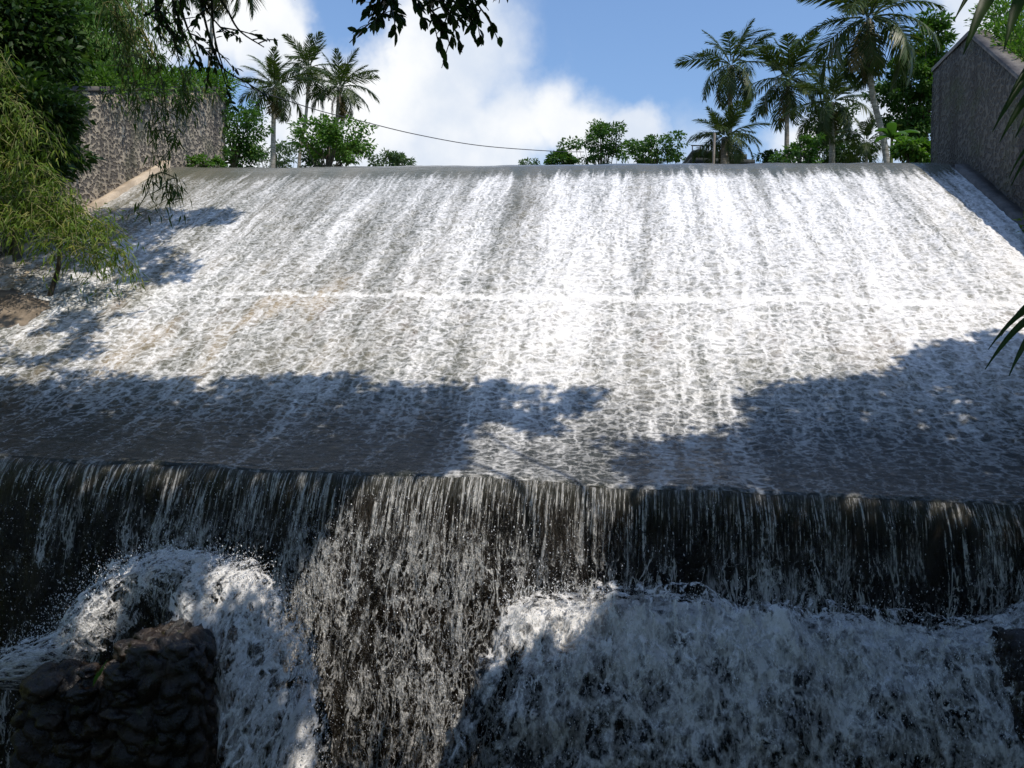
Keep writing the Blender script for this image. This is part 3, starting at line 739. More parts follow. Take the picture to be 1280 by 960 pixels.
def stone_block(mb, pxa, pxb, ytop, Yf, Yb, zb, seed, lean=0.0, sc=3.9, hgt=.15):
    a, b_ = at(pxa, ytop, Yf), at(pxb, ytop, Yf); w_ = b_[0]-a[0]; d_ = Yb-Yf; zt = a[2]
    nU, nV = 190, 150
    per = np.array([0, d_, d_+w_, 2*d_+w_]); U = np.linspace(0, per[3], nU)
    bx = np.interp(U, per, [a[0], a[0], b_[0], b_[0]]); by = np.interp(U, per, [Yb, Yf, Yf, Yb])
    k_ = np.ones(13)/13; bx = np.convolve(np.pad(bx, 6, mode='edge'), k_, 'valid'); by = np.convolve(np.pad(by, 6, mode='edge'), k_, 'valid')
    cx, cy = (a[0]+b_[0])/2, (Yf+Yb)/2
    v = np.linspace(0, 1, nV); zv = np.interp(v, [0, .8, 1], [zb, zt, zt+.06]); inn = np.interp(v, [0, .76, .84, 1], [0, 0, .12, .98])
    UU, VV = np.meshgrid(U, v, indexing='ij'); Zv = np.broadcast_to(zv, UU.shape)
    arc = np.concatenate([[0], np.cumsum(np.hypot(np.diff(zv), np.diff(inn)*w_*.5))])
    X = bx[:, None]+(cx-bx[:, None])*inn; Y_ = by[:, None]+(cy-by[:, None])*inn
    nx, ny = np.sign(bx-cx)[:, None]*(np.abs(bx-cx)/(w_/2))[:, None]**3, (by-cy)[:, None]/(d_/2)
    h = hgt*cob(UU*sc+.7*fbm(UU*1.7, Zv*1.7), arc[None]*sc*1.25+.7*fbm(UU*1.7, Zv*1.7, 4.0), seed)+.10*fbm(UU*1.6, Zv*1.6, seed, 4)+.02*fbm(UU*14, Zv*14, seed, 3)
    side = np.clip((.86-v)/.1, 0, 1)[None]
    ht = hgt*cob(X*sc+.7*fbm(X*1.7, Y_*1.7), Y_*sc*.8+.7*fbm(X*1.7, Y_*1.7, 4.0), seed+5)+.03*fbm(X*9, Y_*9, seed, 3)
    X = X+nx*h*side+lean*(Zv-zt); Y_ = Y_+ny*h*side; Z_ = Zv+ht*(1-side)*1.1+.12*fbm(X*1.8, Y_*1.8, seed+3, 3)*np.clip((v-.6)/.2, 0, 1)[None]
    I = np.arange(nU*nV).reshape(nU, nV)
    mb.add(np.stack([X, Y_, Z_], -1).reshape(-1, 3), np.stack([I[:-1, :-1], I[1:, :-1], I[1:, 1:], I[:-1, 1:]], -1).reshape(-1, 4))
core = MB(); stone_block(core, 160, 244, 822, 9.6, 10.9, -8.4, 3); core.build('masonry', M['rock'], pier, True)
core = MB(); stone_block(core, 36, 166, 862, 9.7, 10.8, -8.4, 9); core.build('shoulder', M['rock'], pier, True)
prng = random.Random(5)
for i, (px, py, ra, rb, dy) in enumerate([(52, 858, .22, .15, 0), (112, 838, .10, .07, .1), (186, 812, .24, .13, .15), (224, 815, .18, .12, .1), (152, 846, .2, .13, 0), (100, 868, .18, .11, 0), (152, 890, .22, .10, 0), (160, 866, .15, .09, -.02), (212, 880, .17, .11, 0), (176, 930, .22, .13, 0), (64, 900, .17, .12, 0), (192, 800, .22, .12, .5), (220, 803, .18, .12, .4), (164, 812, .2, .13, .45), (92, 850, .2, .12, .4), (62, 852, .18, .11, .5), (120, 905, .16, .13, .02), (90, 935, .21, .12, .03), (216, 915, .15, .12, 0)]):
    mb = MB(); mb.add(*blob_mesh('stone', at(px, py, 9.62+dy), (ra, .17, rb), i*3.7, .30, 40, 28))
    mb.build('stone', M['rock'], pier, True)
tuft = thing('grass_tuft', 'single bright green blade of grass sprouting from the wet stone pier', 'grass', loc=tuple(at(120, 862, 9.3)))
mb = MB()
for (a, b_, w_) in [((115, 860), (131, 826), .035), ((122, 848), (129, 835), .03), ((116, 858), (121, 838), .02)]:
    A, B = at(*a, 9.3), at(*b_, 9.25)
    leaves(mb, A[None], (B-A)[None], np.array([np.linalg.norm(B-A)]), np.array([w_]), np.array([[0, -1., .2]]))
mb.build('blade', M['leaf_bright'], tuft)

# right abutment stone edge
ab = thing('abutment', 'black wet stone abutment in the bottom right corner beside the foam', 'abutment', loc=tuple(at(1300, 1000, 9.6)))
mb = MB(); stone_block(mb, 1312, 1450, 825, 9.5, 10.6, -8.4, 17, .05, 4.0, .06); mb.build('masonry', M['rock'], ab, True)
# sediment patch with sapling on the left of the slope
u = np.linspace(-1, 1, 50); U, Vv = np.meshgrid(u, u, indexing='ij')
S = -15.9+1.7*U; Q = 18.9+.85*Vv-.25*U; rr = np.sqrt(U**2+Vv**2)+.25*fbm(U*2, Vv*2, 3)
me = grid_mesh('sediment', Wn(S, Q, zslope(Q)+.16*np.clip(1-rr**2, -.8, 1)+.04*fbm(S*2, Q*2)+.02))
tag(obj('sediment', me, M['soil'], None, True), kind='structure')

# ------------------------------------------------------------------ palms
def frond_mesh(name, droop, hang, n=54, seed=0, ragged=.1):
    r = np.random.default_rng(seed); mb = MB()
    t = np.linspace(0, 1, 16)
    ang = -droop*t**1.3
    dx = np.cos(ang); dz = np.sin(ang)
    C = np.stack([np.cumsum(dx)/16, r.normal(0, .015)*t**2*5, np.cumsum(dz)/16], -1) if False else np.stack([np.cumsum(dx)/16, .12*r.normal()*t**2, np.cumsum(dz)/16], -1)
    mb.tube(C, np.linspace(.013, .003, 16), 4)
    tl = np.linspace(.14, .995, n)
    for sd in (-1, 1):
        for x in tl:
            if r.random() < ragged: continue
            x = min(1, x+r.normal(0, .008)); i = min(14, int(x*15)); f = x*15-i
            p = C[i]*(1-f)+C[i+1]*f; T = C[i+1]-C[i]; T /= np.linalg.norm(T)
            N = np.array([-T[2], 0, T[0]]); B = np.array([0, sd, 0.])
            L = (.09+.23*math.sin(math.pi*min(1, x*.95+.08))**.8)*r.uniform(.65, 1.15); hg_ = hang*r.uniform(.4, 1.3)
            dirv = T*(.55+.5*x)+B*(1.0-.25*x)+N*(.15)+r.normal(0, .10, 3)
            dirv /= np.linalg.norm(dirv)
            m1 = p+dirv*L*.5+np.array([0, 0, -hg_*.16*L]); e = p+dirv*L*.86+np.array([0, 0, -hg_*.62*L])
            w = .0095*np.cross(dirv, N+.3*B); 
            mb.add([p-w*.6, p+w*.6, m1-w, m1+w, e], [[0, 1, 3], [0, 3, 2], [2, 3, 4]])
    return mb
fr = []
for i, (dr, hg) in enumerate([(.5, .5), (.9, .7), (1.2, .9), (1.5, 1.1), (.75, .6), (1.1, 1.2), (.6, 1.3)]):
    mb = frond_mesh('frond', dr, hg, seed=i, ragged=.14 if i < 5 else .32)
    fr.append(fast_mesh('frond', np.concatenate(mb.V), [np.concatenate(f) for f in mb.Fs.values()]))
for i, me in enumerate(fr): me.materials.append(M['palm'])
old = [m_.copy() for m_ in fr[4:7]]
for m_ in old: m_.materials[0] = M['palm_old']
mbc = MB()
for k_ in range(9):
    a = k_*2.4; mbc.add(*blob_mesh('c', (.20*math.cos(a), .20*math.sin(a), -.22-.1*(k_ % 3)), (.10, .10, .12), k_, .05, 8, 6))
coco = fast_mesh('coconuts', np.concatenate(mbc.V), [np.concatenate(mbc.Fs[4])]); coco.materials.append(M['coconut'])
PALMG = 'coconut palms rising behind the weir crest'
def palm(label, crown, base_px, Y, rad_px, seed, nf=24, upright=.5, tr=.16, olds=3, droopy=0.0, group=PALMG):
    r = np.random.default_rng(seed)
    C = at(crown[0], crown[1], Y); R = rad_px/F*Y*.94
    zg = 8.6
    B0 = at(base_px[0], base_px[1], Y); v = (B0-C); B = C+v*((zg-C[2])/v[2]) if abs(v[2]) > .5 else np.array([C[0], C[1], zg])
    B = np.array([C[0]+(B0[0]-C[0])*1.25, C[1], zg-.6])
    root = thing('coconut_palm', label, 'palm tree', group, tuple(B))
    mid = (B+C)/2; mid[0] = B0[0]+(C[0]-B0[0])*.25 if B0[2] < C[2]-1 else mid[0]; 
    path = curve([B, np.array([B0[0], C[1], max(B0[2], zg+.5)]), C*.5+np.array([B0[0]*.45+C[0]*.55, C[1], B0[2]])*.5, C], 22)
    mb = MB(); mb.tube(path, np.interp(np.linspace(0, 1, 22), [0, .08, 1], [tr*1.6, tr*1.1, tr*.75]), 9)
    mb.build('trunk', M['palm_bark'], root, True)
    o = obj('coconuts', coco, None); o.location = tuple(C); o.scale = (R/3.4,)*3; keep(o, root)
    nf += 5
    for i in range(nf):
        az = i*2.39996+r.normal(0, .15); u = i/(nf-1)
        el = math.radians(80-(118+droopy*30)*u+r.normal(0, 9))
        L = R*(1.05+.22*math.sin(u*math.pi))*r.uniform(.88, 1.08)
        k_ = [0, 4, 1, 2, 3][min(4, int(u*5))] if r.random() < .8 else r.integers(0, 6)
        o = obj('frond', fr[k_], None)
        o.rotation_euler = (r.normal(0, .25), -el, az); o.rotation_mode = 'XYZ'
        o.scale = (L, L, L); o.location = tuple(C+np.array([math.cos(az), math.sin(az), 0])*.08+np.array([0, 0, .1]))
        keep(o, root)
    for i in range(olds):
        az = r.uniform(0, 6.28); o = obj('frond', old[i % 3], None); o.rotation_euler = (r.normal(0, .3), math.radians(r.uniform(55, 80)), az)
        L = R*r.uniform(.75, .95); o.scale = (L,)*3; o.location = tuple(C-np.array([0, 0, .15]))
        o['label'] = 'dead brown hanging frond'; keep(o, root)
palm('leftmost of the three left palms, dry fronds hanging round its pale trunk', (343, 110), (341, 204), 70, 45, 1, 22, olds=5, tr=.22)
palm('middle and tallest of the three left palms, thin trunk and narrow crown', (386, 86), (374, 204), 78, 40, 2, 20, olds=3, tr=.17)
palm('rightmost of the three left palms, trunk passing behind the bright green tree', (424, 110), (411, 204), 72, 45, 3, 22, olds=4, tr=.20)
palm('tall straight coconut palm with open crown beside the thin wooden post', (914, 82), (912, 200), 66, 56, 4, 20, tr=.20, droopy=.3, olds=2)
palm('short dense dark palm low at the crest behind the pavilion', (906, 172), (906, 212), 57, 44, 5, 30, olds=1, tr=.3, droopy=.2)
palm('slim palm with upright feathery crown, second from left in the right hand row', (985, 100), (983, 200), 68, 58, 6, 24, olds=2, tr=.2)
palm('largest palm with leaning pale trunk and crown cut by the photo top', (1086, 24), (1108, 198), 50, 88, 7, 26, olds=4, tr=.19, droopy=.5)
palm('brownish palm with thick drooping crown under the largest palm', (1040, 128), (1040, 200), 62, 52, 8, 24, olds=5, tr=.22, droopy=.5)
palm('small young palm low on the crest right of the leaning trunk', (1083, 178), (1083, 215), 55, 34, 9, 16, olds=0, tr=.1)
palm('very tall palm at the left, thin trunk rising out of the top of the photo', (268, -55), (258, 150), 48, 78, 10, 20, olds=5, tr=.13, droopy=.6)

# ------------------------------------------------------------------ broadleaf trees
def broad_tree(name, label, base, ctr, rad, ncl, nleaf, ll, mat, seed, tr=.2, group=None, cat='tree', clr=None, bark='bark', flat=.6):
    r = np.random.default_rng(seed)
    base = np.array(base, float); ctr = np.array(ctr, float); rad = np.array(rad, float)
    root = thing(name, label, cat, group, tuple(base))
    u = unit(r.normal(size=(ncl, 3))); rr = r.uniform(.35, 1, ncl)**.5
    lump = 1+.35*fbm(u[:, 0]*1.7+seed, u[:, 1]*1.7, u[:, 2]*1.7, 2)*2
    CC = ctr+u*rr[:, None]*lump[:, None]*rad
    CC = CC[CC[:, 2] > base[2]+.25*(ctr[2]-base[2])]
    tb = MB(); fork = base+(ctr-base)*np.array([.8, .8, .55])
    path = curve([base, base+(fork-base)*.5+r.normal(0, .1*tr*5, 3)*[1, 1, 0], fork, ctr], 16)
    tb.tube(path, np.linspace(tr*1.25, tr*.35, 16), 8)
    for c_ in CC[::max(1, len(CC)//16)]:
        st = path[r.integers(6, 14)]; md = (st+c_)/2+np.array([0, 0, -.12*np.linalg.norm(c_-st)])
        tb.tube(curve([st, md, c_], 9), np.linspace(tr*.38, tr*.06, 9), 5)
    tb.build('trunk', M[bark], root, True)
    cr = clr if clr else float(np.mean(rad))*.30
    n_ = len(CC)*nleaf
    g = r.normal(size=(n_, 3)); g = unit(g)*r.random((n_, 1))**.45
    ci = np.repeat(np.arange(len(CC)), nleaf); sc = cr*r.uniform(.7, 1.3, len(CC))[ci]
    P = CC[ci]+g*sc[:, None]*np.array([1, 1, flat])
    D = g*1.0+unit(CC-ctr)[ci]*.5+r.normal(0, .45, (n_, 3))+np.array([0, 0, -.25])
    mb = MB(); leaves(mb, P, D, ll*r.uniform(.7, 1.25, n_), ll*.5*r.uniform(.8, 1.2, n_), r.normal(0, .6, (n_, 3))+np.array([0, 0, 1.0]))
    mb.build('crown', M[mat], root)
    return root
def px_tree(name, label, px, py, Y, rpx, rpy, ncl, nleaf, llpx, mat, seed, tr=.2, zg=8.6, **kw):
    C = at(px, py, Y); 
    return broad_tree(name, label, (C[0], C[1], zg), C, (rpx/F*Y, rpx/F*Y*.9, rpy/F*Y), ncl, nleaf, llpx/F*Y, mat, seed, tr, **kw)
px_tree('tree', 'dense dark green tree just right of the left masonry wall', 292, 172, 44, 36, 42, 70, 70, 5, 'leaf_mid', 11, zg=8)
px_tree('tree', 'pale thin distant tree between the dense dark tree and the left palms', 345, 192, 85, 26, 18, 30, 40, 4, 'leaf_far', 12, group='small trees showing above the weir crest')
px_tree('tree', 'bright green tree in front of the left palms with flat layered boughs', 410, 176, 50, 40, 24, 56, 80, 5, 'leaf_bright', 13, clr=.55)
px_tree('tree', 'dark undergrowth tree below the bright green tree at the crest', 408, 204, 54, 34, 16, 40, 50, 5, 'leaf_dark', 14)
px_tree('tree', 'small lone tree peeping over the crest left of centre', 487, 202, 95, 23, 12, 34, 60, 4.5, 'leaf_far', 15, group='small trees showing above the weir crest')
px_tree('tree', 'lowest little tree top left of the airy trees at mid crest', 697, 198, 85, 18, 11, 30, 60, 4.5, 'leaf_mid', 16, group='small trees showing above the weir crest')
px_tree('tree', 'tallest airy tree at the middle of the crest, uneven crown', 752, 180, 70, 34, 28, 46, 62, 4.6, 'leaf_mid', 17, clr=.62, group='small trees showing above the weir crest')
px_tree('tree', 'airy tree with flat layered crown left of the pavilion', 822, 186, 74, 36, 18, 42, 62, 4.6, 'leaf_mid', 18, clr=.62, flat=.4, group='small trees showing above the weir crest')
px_tree('bush', 'low round bush at the crest between the second and third right palms', 1000, 192, 48, 28, 20, 36, 60, 5, 'leaf_mid', 19, cat='bush')
px_tree('tree', 'tall dense glossy tree against the dark right wall', 1150, 105, 56, 44, 72, 120, 100, 6, 'leaf_mid', 20, zg=8, tr=.25, clr=.55)
px_tree('bush', 'dark undergrowth between the brownish palm and the large leaning palm', 1062, 196, 66, 30, 16, 40, 60, 5, 'leaf_dark', 31, cat='bush')
px_tree('bush', 'dark undergrowth under the slim upright palm at the crest', 968, 200, 72, 22, 10, 24, 50, 4.5, 'leaf_dark', 32, cat='bush')
px_tree('tree', 'dark hazy tree filling the gap behind the brownish palm', 1035, 168, 84, 30, 34, 60, 60, 4.5, 'leaf_dark', 33)
px_tree('bush', 'leafy bush at the foot of the tall glossy tree by the right wall', 1146, 190, 33.5, 26, 16, 36, 60, 7, 'leaf_bright', 22, cat='bush', zg=7.8)
px_tree('tree', 'tiny far treetop showing over the crest right of centre', 664, 205, 120, 16, 6, 14, 30, 4, 'leaf_far', 29, group='small trees showing above the weir crest')
px_tree('bush', 'strip of weeds along the crest beside the left wall', 258, 203, 33, 20, 5, 14, 26, 6, 'leaf_bright', 30, cat='bush', zg=7.9, tr=.05)
# banana plant by the glossy tree
def banana(label, px, py, Y, seed):
    r = np.random.default_rng(seed); C = at(px, py, Y); root = thing('banana_plant', label, 'plant', None, (C[0], C[1], 8.3))
    mb = MB(); mb.tube(curve([(C[0], C[1], 8.2), C], 8), np.linspace(.14, .07, 8), 8); mb.build('stem', M['culm'], root, True)
    for i in range(8):
        az = i*2.4; el = r.uniform(.3, 1.2); d_ = np.array([math.cos(az)*math.cos(el), math.sin(az)*math.cos(el), math.sin(el)])
        L = 1.7*r.uniform(.8, 1.1); t = np.linspace(0, 1, 10)
        mid = C+d_*L*t[:, None]+np.array([0, 0, -.55*L])*(t**2)[:, None]
        sd = unit(np.cross(d_, [0, 0, 1.])); w = .24*np.sin(np.pi*np.clip(t, .04, 1))**.6
        X = np.stack([mid-sd*w[:, None]+[0, 0, -.06], mid+[0, 0, .03], mid+sd*w[:, None]+[0, 0, -.06]], 1)
        keep(obj('leaf', grid_mesh('leaf', X), M['leaf_mid'], None, True), root)
banana('banana plant with wide paddle leaves under the right palms', 1115, 172, 42, 3)

# ------------------------------------------------------------------ post, cable, pavilion
A, B = at(891.5, 212, 31.5), at(893.5, 167, 31.5)
post = thing('post', 'thin weathered wooden post standing upright in the water at the crest', 'post', loc=(A[0], A[1], 7.3))
mb = MB(); mb.tube(np.array([[A[0], A[1], 7.2], [A[0], A[1], 8.2], [A[0]+.01, A[1], B[2]]]), .05, 8); mb.build('shaft', M['wood'], post, True)
mb = MB(); mb.tube(np.array([[A[0]+.01, A[1], B[2]], [A[0]+.01, A[1], B[2]+.02]]), [.055, .03], 8); mb.build('cap', M['wood'], post)
pts = [at(x, y, Y) for x, y, Y in [(262, 92, 47), (300, 106, 48), (391, 136, 51), (450, 151, 53), (520, 168, 56), (600, 182, 60), (690, 189, 64), (730, 190, 66)]]
mb = MB(); mb.tube(curve(pts, 60), .03, 5)
tag(mb.build('cable', M['wire']), 'thin black cable sagging across the sky from the left palms to the middle trees', 'cable')
# pavilion
pv = thing('pavilion', 'dark open timber pavilion on posts behind the short dense palm', 'building', loc=tuple(at(905, 300, 62)))
Yp = 62.0; c0 = at(866, 192, Yp); c1 = at(940, 192, Yp); zg = 8.4
px_ = lambda x, y: at(x, y, Yp)
xl, xr = c0[0], c1[0]; dep = 4.0; zd = px_(905, 197)[2]; zr = px_(905, 191)[2]
mb = MB(); mb.box(((xl+xr)/2, Yp+dep/2, zd-.3), (xr-xl+.4, dep+.4, .35)); mb.build('deck', M['dark_wood'], pv)
for x in np.linspace(xl+.1, xr-.1, 5):
    for y in (Yp+.1, Yp+dep-.1):
        mb = MB(); mb.box((x, y, (zg+zd-.475)/2), (.2, .2, zd-.475-zg)); mb.build('post', M['dark_wood'], pv)
mb = MB(); mb.box(((xl+c0[0]+2.4)/2, Yp+dep/2, zr), (2.6, dep+.6, .14)); mb.build('roof', M['roof'], pv)
for x in (xl+.05, xl+1.2, xl+2.3):
    mb = MB(); mb.box((x, Yp+.1, (zd-.125+zr-.07)/2), (.12, .12, zr-.07-zd+.125)); mb.build('post', M['dark_wood'], pv)
zt = px_(905, 182)[2]
rl_ = pv
mb = MB(); mb.box((xl+.9, Yp+.2, zt), (2.0, .06, .08)); rail = mb.build('rail', M['dark_wood'], pv)
for x in (xl, xl+.6, xl+1.25, xl+1.8):
    mb = MB(); mb.box((x, Yp+.2, (zt-.04+zr+.07)/2), (.07, .07, zt-.04-zr-.07)); mb.build('baluster', M['dark_wood']).parent = rail
mb = MB(); mb.box((xr-.15, Yp+.3, (px_(0, 186)[2]+zd-.125)/2), (.16, .16, px_(938, 186)[2]-zd+.125)); mb.build('post', M['dark_wood'], pv)
mb = MB(); mb.box((xr-1.4, Yp+.3, zd+.18), (2.2, .1, .4)); mb.build('parapet', M['dark_wood'], pv)

# ------------------------------------------------------------------ bamboo
def hang_spray(mb, stem, pts, r, n, ll, lw, spread, down=.8):
    """leaves in drooping fans along a twig"""
    P = np.asarray(pts); i = r.uniform(.15, 1, n)*(len(P)-1); a = np.floor(i).astype(int).clip(0, len(P)-2); f = (i-a)[:, None]
    p = P[a]*(1-f)+P[a+1]*f; T = unit(P[a+1]-P[a])
    p = p+r.normal(0, spread, (n, 3))
    D = T*.6+r.normal(0, .5, (n, 3))+np.array([0, 0, -down])
    leaves(mb, p, D, ll*r.uniform(.6, 1.2, n), lw*r.uniform(.8, 1.2, n), r.normal(0, .5, (n, 3))+np.array([0, -.4, .8]), fold=.2, bend=.12, mid=.3)
    if stem is not None: stem.tube(P, np.linspace(.012, .004, len(P)), 4)
def bamboo(name, label, base, tips, mat, seed, ll, lw, twigs, nl, tw_len, spread, cr=.035, group=None, rise=2.5, stem_mat='culm', down=.8):
    r = np.random.default_rng(seed); root = thing(name, label, 'bamboo', group, tuple(base)); base = np.array(base, float)
    fm = MB(); sm = MB()
    for tp in tips:
        tp = np.array(tp, float); b0 = base+r.normal(0, .35, 3)*[1, 1, 0]
        mid = b0*.45+tp*.55; mid[2] = max(b0[2], tp[2])+rise*r.uniform(.7, 1.1) if rise > 0 else mid[2]
        c_ = curve([b0, mid, tp], 24)
        cm = MB(); cm.tube(c_, np.linspace(cr, .006, 24), 6); cm.build('culm', M[stem_mat], root, True)
        for k_ in range(twigs):
            i = int(r.uniform(.38, 1)*23); p = c_[i]
            d_ = np.array([r.normal(), r.normal(), -.5+.6*r.normal()*.5]); d_ = unit(d_)*tw_len*r.uniform(.5, 1.2)
            q_ = curve([p, p+d_*.5+np.array([0, 0, .08]), p+d_+np.array([0, 0, -.35*tw_len])], 6)
            hang_spray(fm, sm, q_, r, nl, ll, lw, spread, down)
    sm.build('twigs', M[stem_mat], root); fm.build('foliage', M[mat], root)
    return root
# sunlit clump hanging over the left of the slope
tips = [at(x, y, Y) for x, y, Y in [(175, 335, 20.5), (160, 318, 20.2), (120, 325, 20), (150, 290, 20.6), (90, 305, 20), (130, 265, 21), (100, 240, 21), (60, 250, 20.5), (40, 280, 20), (70, 195, 21.5), (30, 180, 21), (20, 130, 21.5), (50, 150, 21.8), (0, 230, 20.5), (10, 105, 21.6), (35, 115, 21.6), (15, 300, 19.8), (45, 210, 21), (80, 230, 21), (60, 170, 21.4), (110, 285, 20.8), (170, 300, 20.8), (85, 270, 20.4), (-10, 160, 20.5), (140, 330, 20.3)]]
bamboo('bamboo', 'sunlit yellow green bamboo clump arching out over the left of the slope', tuple(at(-110, 300, 21.5)), tips, 'leaf_bamboo', 41, .27, .036, 20, 17, .8, .11, rise=.9, down=.45)
# sapling trunk rising from the sediment
sp = slope_hit(62, 370)
sap = thing('sapling', 'thin leaning bare sapling stem rooted in the wet sediment at the left', 'sapling', loc=tuple(sp))
mb = MB(); mb.tube(curve([sp, sp+np.array([.2, 0, .7]), np.array(at(74, 320, sp[1]-.2)), np.array(at(78, 280, sp[1]-.3))], 12), np.linspace(.07, .03, 12), 7); mb.build('stem', M['bark'], sap, True)
mb = MB()
for k_ in range(5): hang_spray(mb, None, curve([at(76, 300-8*k_, sp[1]-.3), at(90+10*k_, 290-6*k_, sp[1]-.4)], 5), rng, 30, .28, .035, .12)
mb.build('foliage', M['leaf_bamboo'], sap)
# dark giant bamboo and trees on the left bank
tips = [at(x, y, Y+3.4+max(0, x-150)*.028) for x, y, Y in [(110, 30, 26), (130, 15, 26), (140, 75, 26), (170, 45, 27), (180, 105, 26), (215, 85, 27), (235, 110, 27), (120, 110, 25.5), (185, 60, 26.5), (205, 105, 27), (200, 20, 27), (165, 85, 26), (150, 10, 26), (240, 60, 28), (150, 125, 25.5), (210, 125, 26.5)]]
bamboo('bamboo', 'big green bamboo clump crowning the top of the left masonry wall', tuple(Wn(np.array(-21.0), np.array(25.5), np.array(10.0))), tips, 'leaf_bright', 42, .30, .055, 20, 34, 1.0, .20, cr=.05, rise=1.2)
for i, (px, py, Y, rp) in enumerate([(0, 45, 25, 80), (-30, 110, 24.5, 95), (60, -25, 31, 80), (25, 165, 23.3, 62)]):
    C = at(px, py, Y); s_, q_ = toSQ(C)
    lb = ['dark shadowy tree behind the bamboo in the upper left corner', 'black shaded tree at the left edge above the sunlit bamboo', 'dark treetop filling the very top left of the photo', 'dark ivy like shrub over the wall behind the sunlit bamboo'][i]
    broad_tree('tree' if i < 3 else 'shrub', lb, (C[0]-(.8 if i < 3 else .3), C[1]+.3, 5.0 if i < 3 else 2.5), C, (rp/F*Y, 1.5, rp/F*Y*.8), 90, 90, .28, 'leaf_dark', 60+i, .18, cat='tree' if i < 3 else 'shrub', clr=.7)
# thin bamboo sprays hanging nearer the camera on the left
def hanging(label, tops, Y, seed, mat, ll, lw, base, n=60, spread=.07):
    r = np.random.default_rng(seed); root = thing('bamboo', label, 'bamboo', None, tuple(base))
    sm = MB(); fm = MB()
    for pl in tops:
        c_ = curve([at(x, y, Y) for x, y in pl], 14); sm.tube(c_, np.linspace(.010, .004, 14), 4)
        for k_ in range(10):
            i = r.integers(3, 14); p = c_[min(i, 13)]
            q_ = curve([p, p+r.normal(0, .16, 3)+[0, 0, -.05], p+r.normal(0, .22, 3)+[0, 0, -.28]], 5)
            hang_spray(fm, sm, q_, r, n//10, ll, lw, spread*.5, 1.0)
    c_ = curve([base, np.array(base)*.4+at(tops[0][0][0], tops[0][0][1], Y)*.6+np.array([0, 0, 1.0]), at(*tops[0][0], Y)], 16)
    mb = MB(); mb.tube(c_, np.linspace(.04, .015, 16), 6); mb.build('culm', M['culm'], root, True)
    sm.build('twigs', M['culm'], root); fm.build('foliage', M[mat], root)
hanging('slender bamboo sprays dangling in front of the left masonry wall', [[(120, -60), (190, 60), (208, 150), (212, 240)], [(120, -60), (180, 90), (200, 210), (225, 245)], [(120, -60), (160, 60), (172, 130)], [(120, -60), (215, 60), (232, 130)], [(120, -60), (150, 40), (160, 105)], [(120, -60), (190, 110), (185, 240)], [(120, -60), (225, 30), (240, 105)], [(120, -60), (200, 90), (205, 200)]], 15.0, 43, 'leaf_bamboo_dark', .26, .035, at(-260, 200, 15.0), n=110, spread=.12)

# ------------------------------------------------------------------ shade trees around and above the camera
def inside(poly, x, y):
    poly = np.asarray(poly, float); r = np.zeros(np.shape(x), bool); n_ = len(poly); j = n_-1
    for i in range(n_):
        xi, yi = poly[i]; xj, yj = poly[j]
        r ^= ((yi > y) != (yj > y)) & (x < (xj-xi)*(y-yi)/(yj-yi+1e-9)+xi); j = i
    return r
SHADE = [(-900, 478), (0, 478), (60, 484), (120, 474), (200, 476), (260, 481), (330, 474), (450, 473), (500, 489), (560, 486), (600, 479), (680, 491), (745, 493), (752, 505), (700, 516), (690, 548), (800, 556), (880, 548), (935, 532), (948, 515), (920, 500), (960, 486), (1040, 480), (1120, 470), (1150, 446), (1200, 426), (1280, 416), (1900, 410), (1900, 1500), (-900, 1500)]
LIT = [[(600, 520), (700, 545), (790, 562), (775, 630), (745, 690), (720, 750), (650, 770), (610, 820), (560, 900), (520, 1000), (290, 1000), (330, 800), (390, 690), (430, 610), (470, 585), (560, 590)]]
SPOTS = [(85, 588, 16), (185, 595, 22), (130, 800, 26), (310, 712, 26), (150, 640, 12), (40, 650, 10), (330, 590, 12)]
def landing(Pw):
    """pixel where the sunbeam through Pw lands on the slope or the fall"""
    t = np.linspace(2, 26, 480)
    X = Pw[:, None, :]-SUN[None, None]*t[None, :, None]
    s, q = toSQ(X)
    surf = np.where(q > 12.5, zslope(q), -99)
    hit = (X[..., 2] < surf) | ((q > 12.2) & (X[..., 2] < -1.5)) | (X[..., 2] < -7)
    i = np.argmax(hit, 1)
    h = X[np.arange(len(Pw)), i]
    px, py = pix(h)
    return px, py, h
def lit(px, py):
    r = np.zeros(px.shape, bool)
    for p in LIT: r |= inside(p, px, py)
    for (a, b_, c_) in SPOTS: r |= (px-a)**2+(py-b_)**2 < c_*c_
    return r
# branch positions: chosen along sunbeams so the crowns stand where they shade the lower weir
cand = []
n = 5200
s_ = rng.uniform(-17, 10.5, n); q_ = rng.uniform(12.62, 18.4, n); G = Wn(s_, q_, zslope(q_))
px, py = pix(G); ok = inside(SHADE, px, py) & ~lit(px, py); G1 = G[ok]
n = 3600
G2 = Wn(rng.uniform(-15, 10, n), np.full(n, 12.2), rng.uniform(-7.5, -1.5, n)); px, py = pix(G2); G2 = G2[~lit(px+rng.normal(0, 26, n), py+rng.normal(0, 26, n))]
n = 1500
G3 = Wn(rng.uniform(-14, 10, n), rng.uniform(2, 12, n), np.full(n, -7.0))
n = 3600
G4 = Wn(rng.uniform(-12, 9.5, n), rng.uniform(9.4, 11.0, n), rng.uniform(-8, -3, n)); px, py = pix(G4); G4 = G4[~lit(px+rng.normal(0, 26, n), py+rng.normal(0, 26, n)) & ((px > 560) | (py < 740) | (px < 280))]
G = np.concatenate([G1, G2, G3, G4])
tt = rng.uniform(9, 17, len(G))
for _ in range(40):
    X = G+SUN*tt[:, None]; bad = X[:, 2] < .60*np.maximum(X[:, 1], 0)+1.9
    tt = np.where(bad, tt+.5, tt)
CL = G+SUN*tt[:, None]
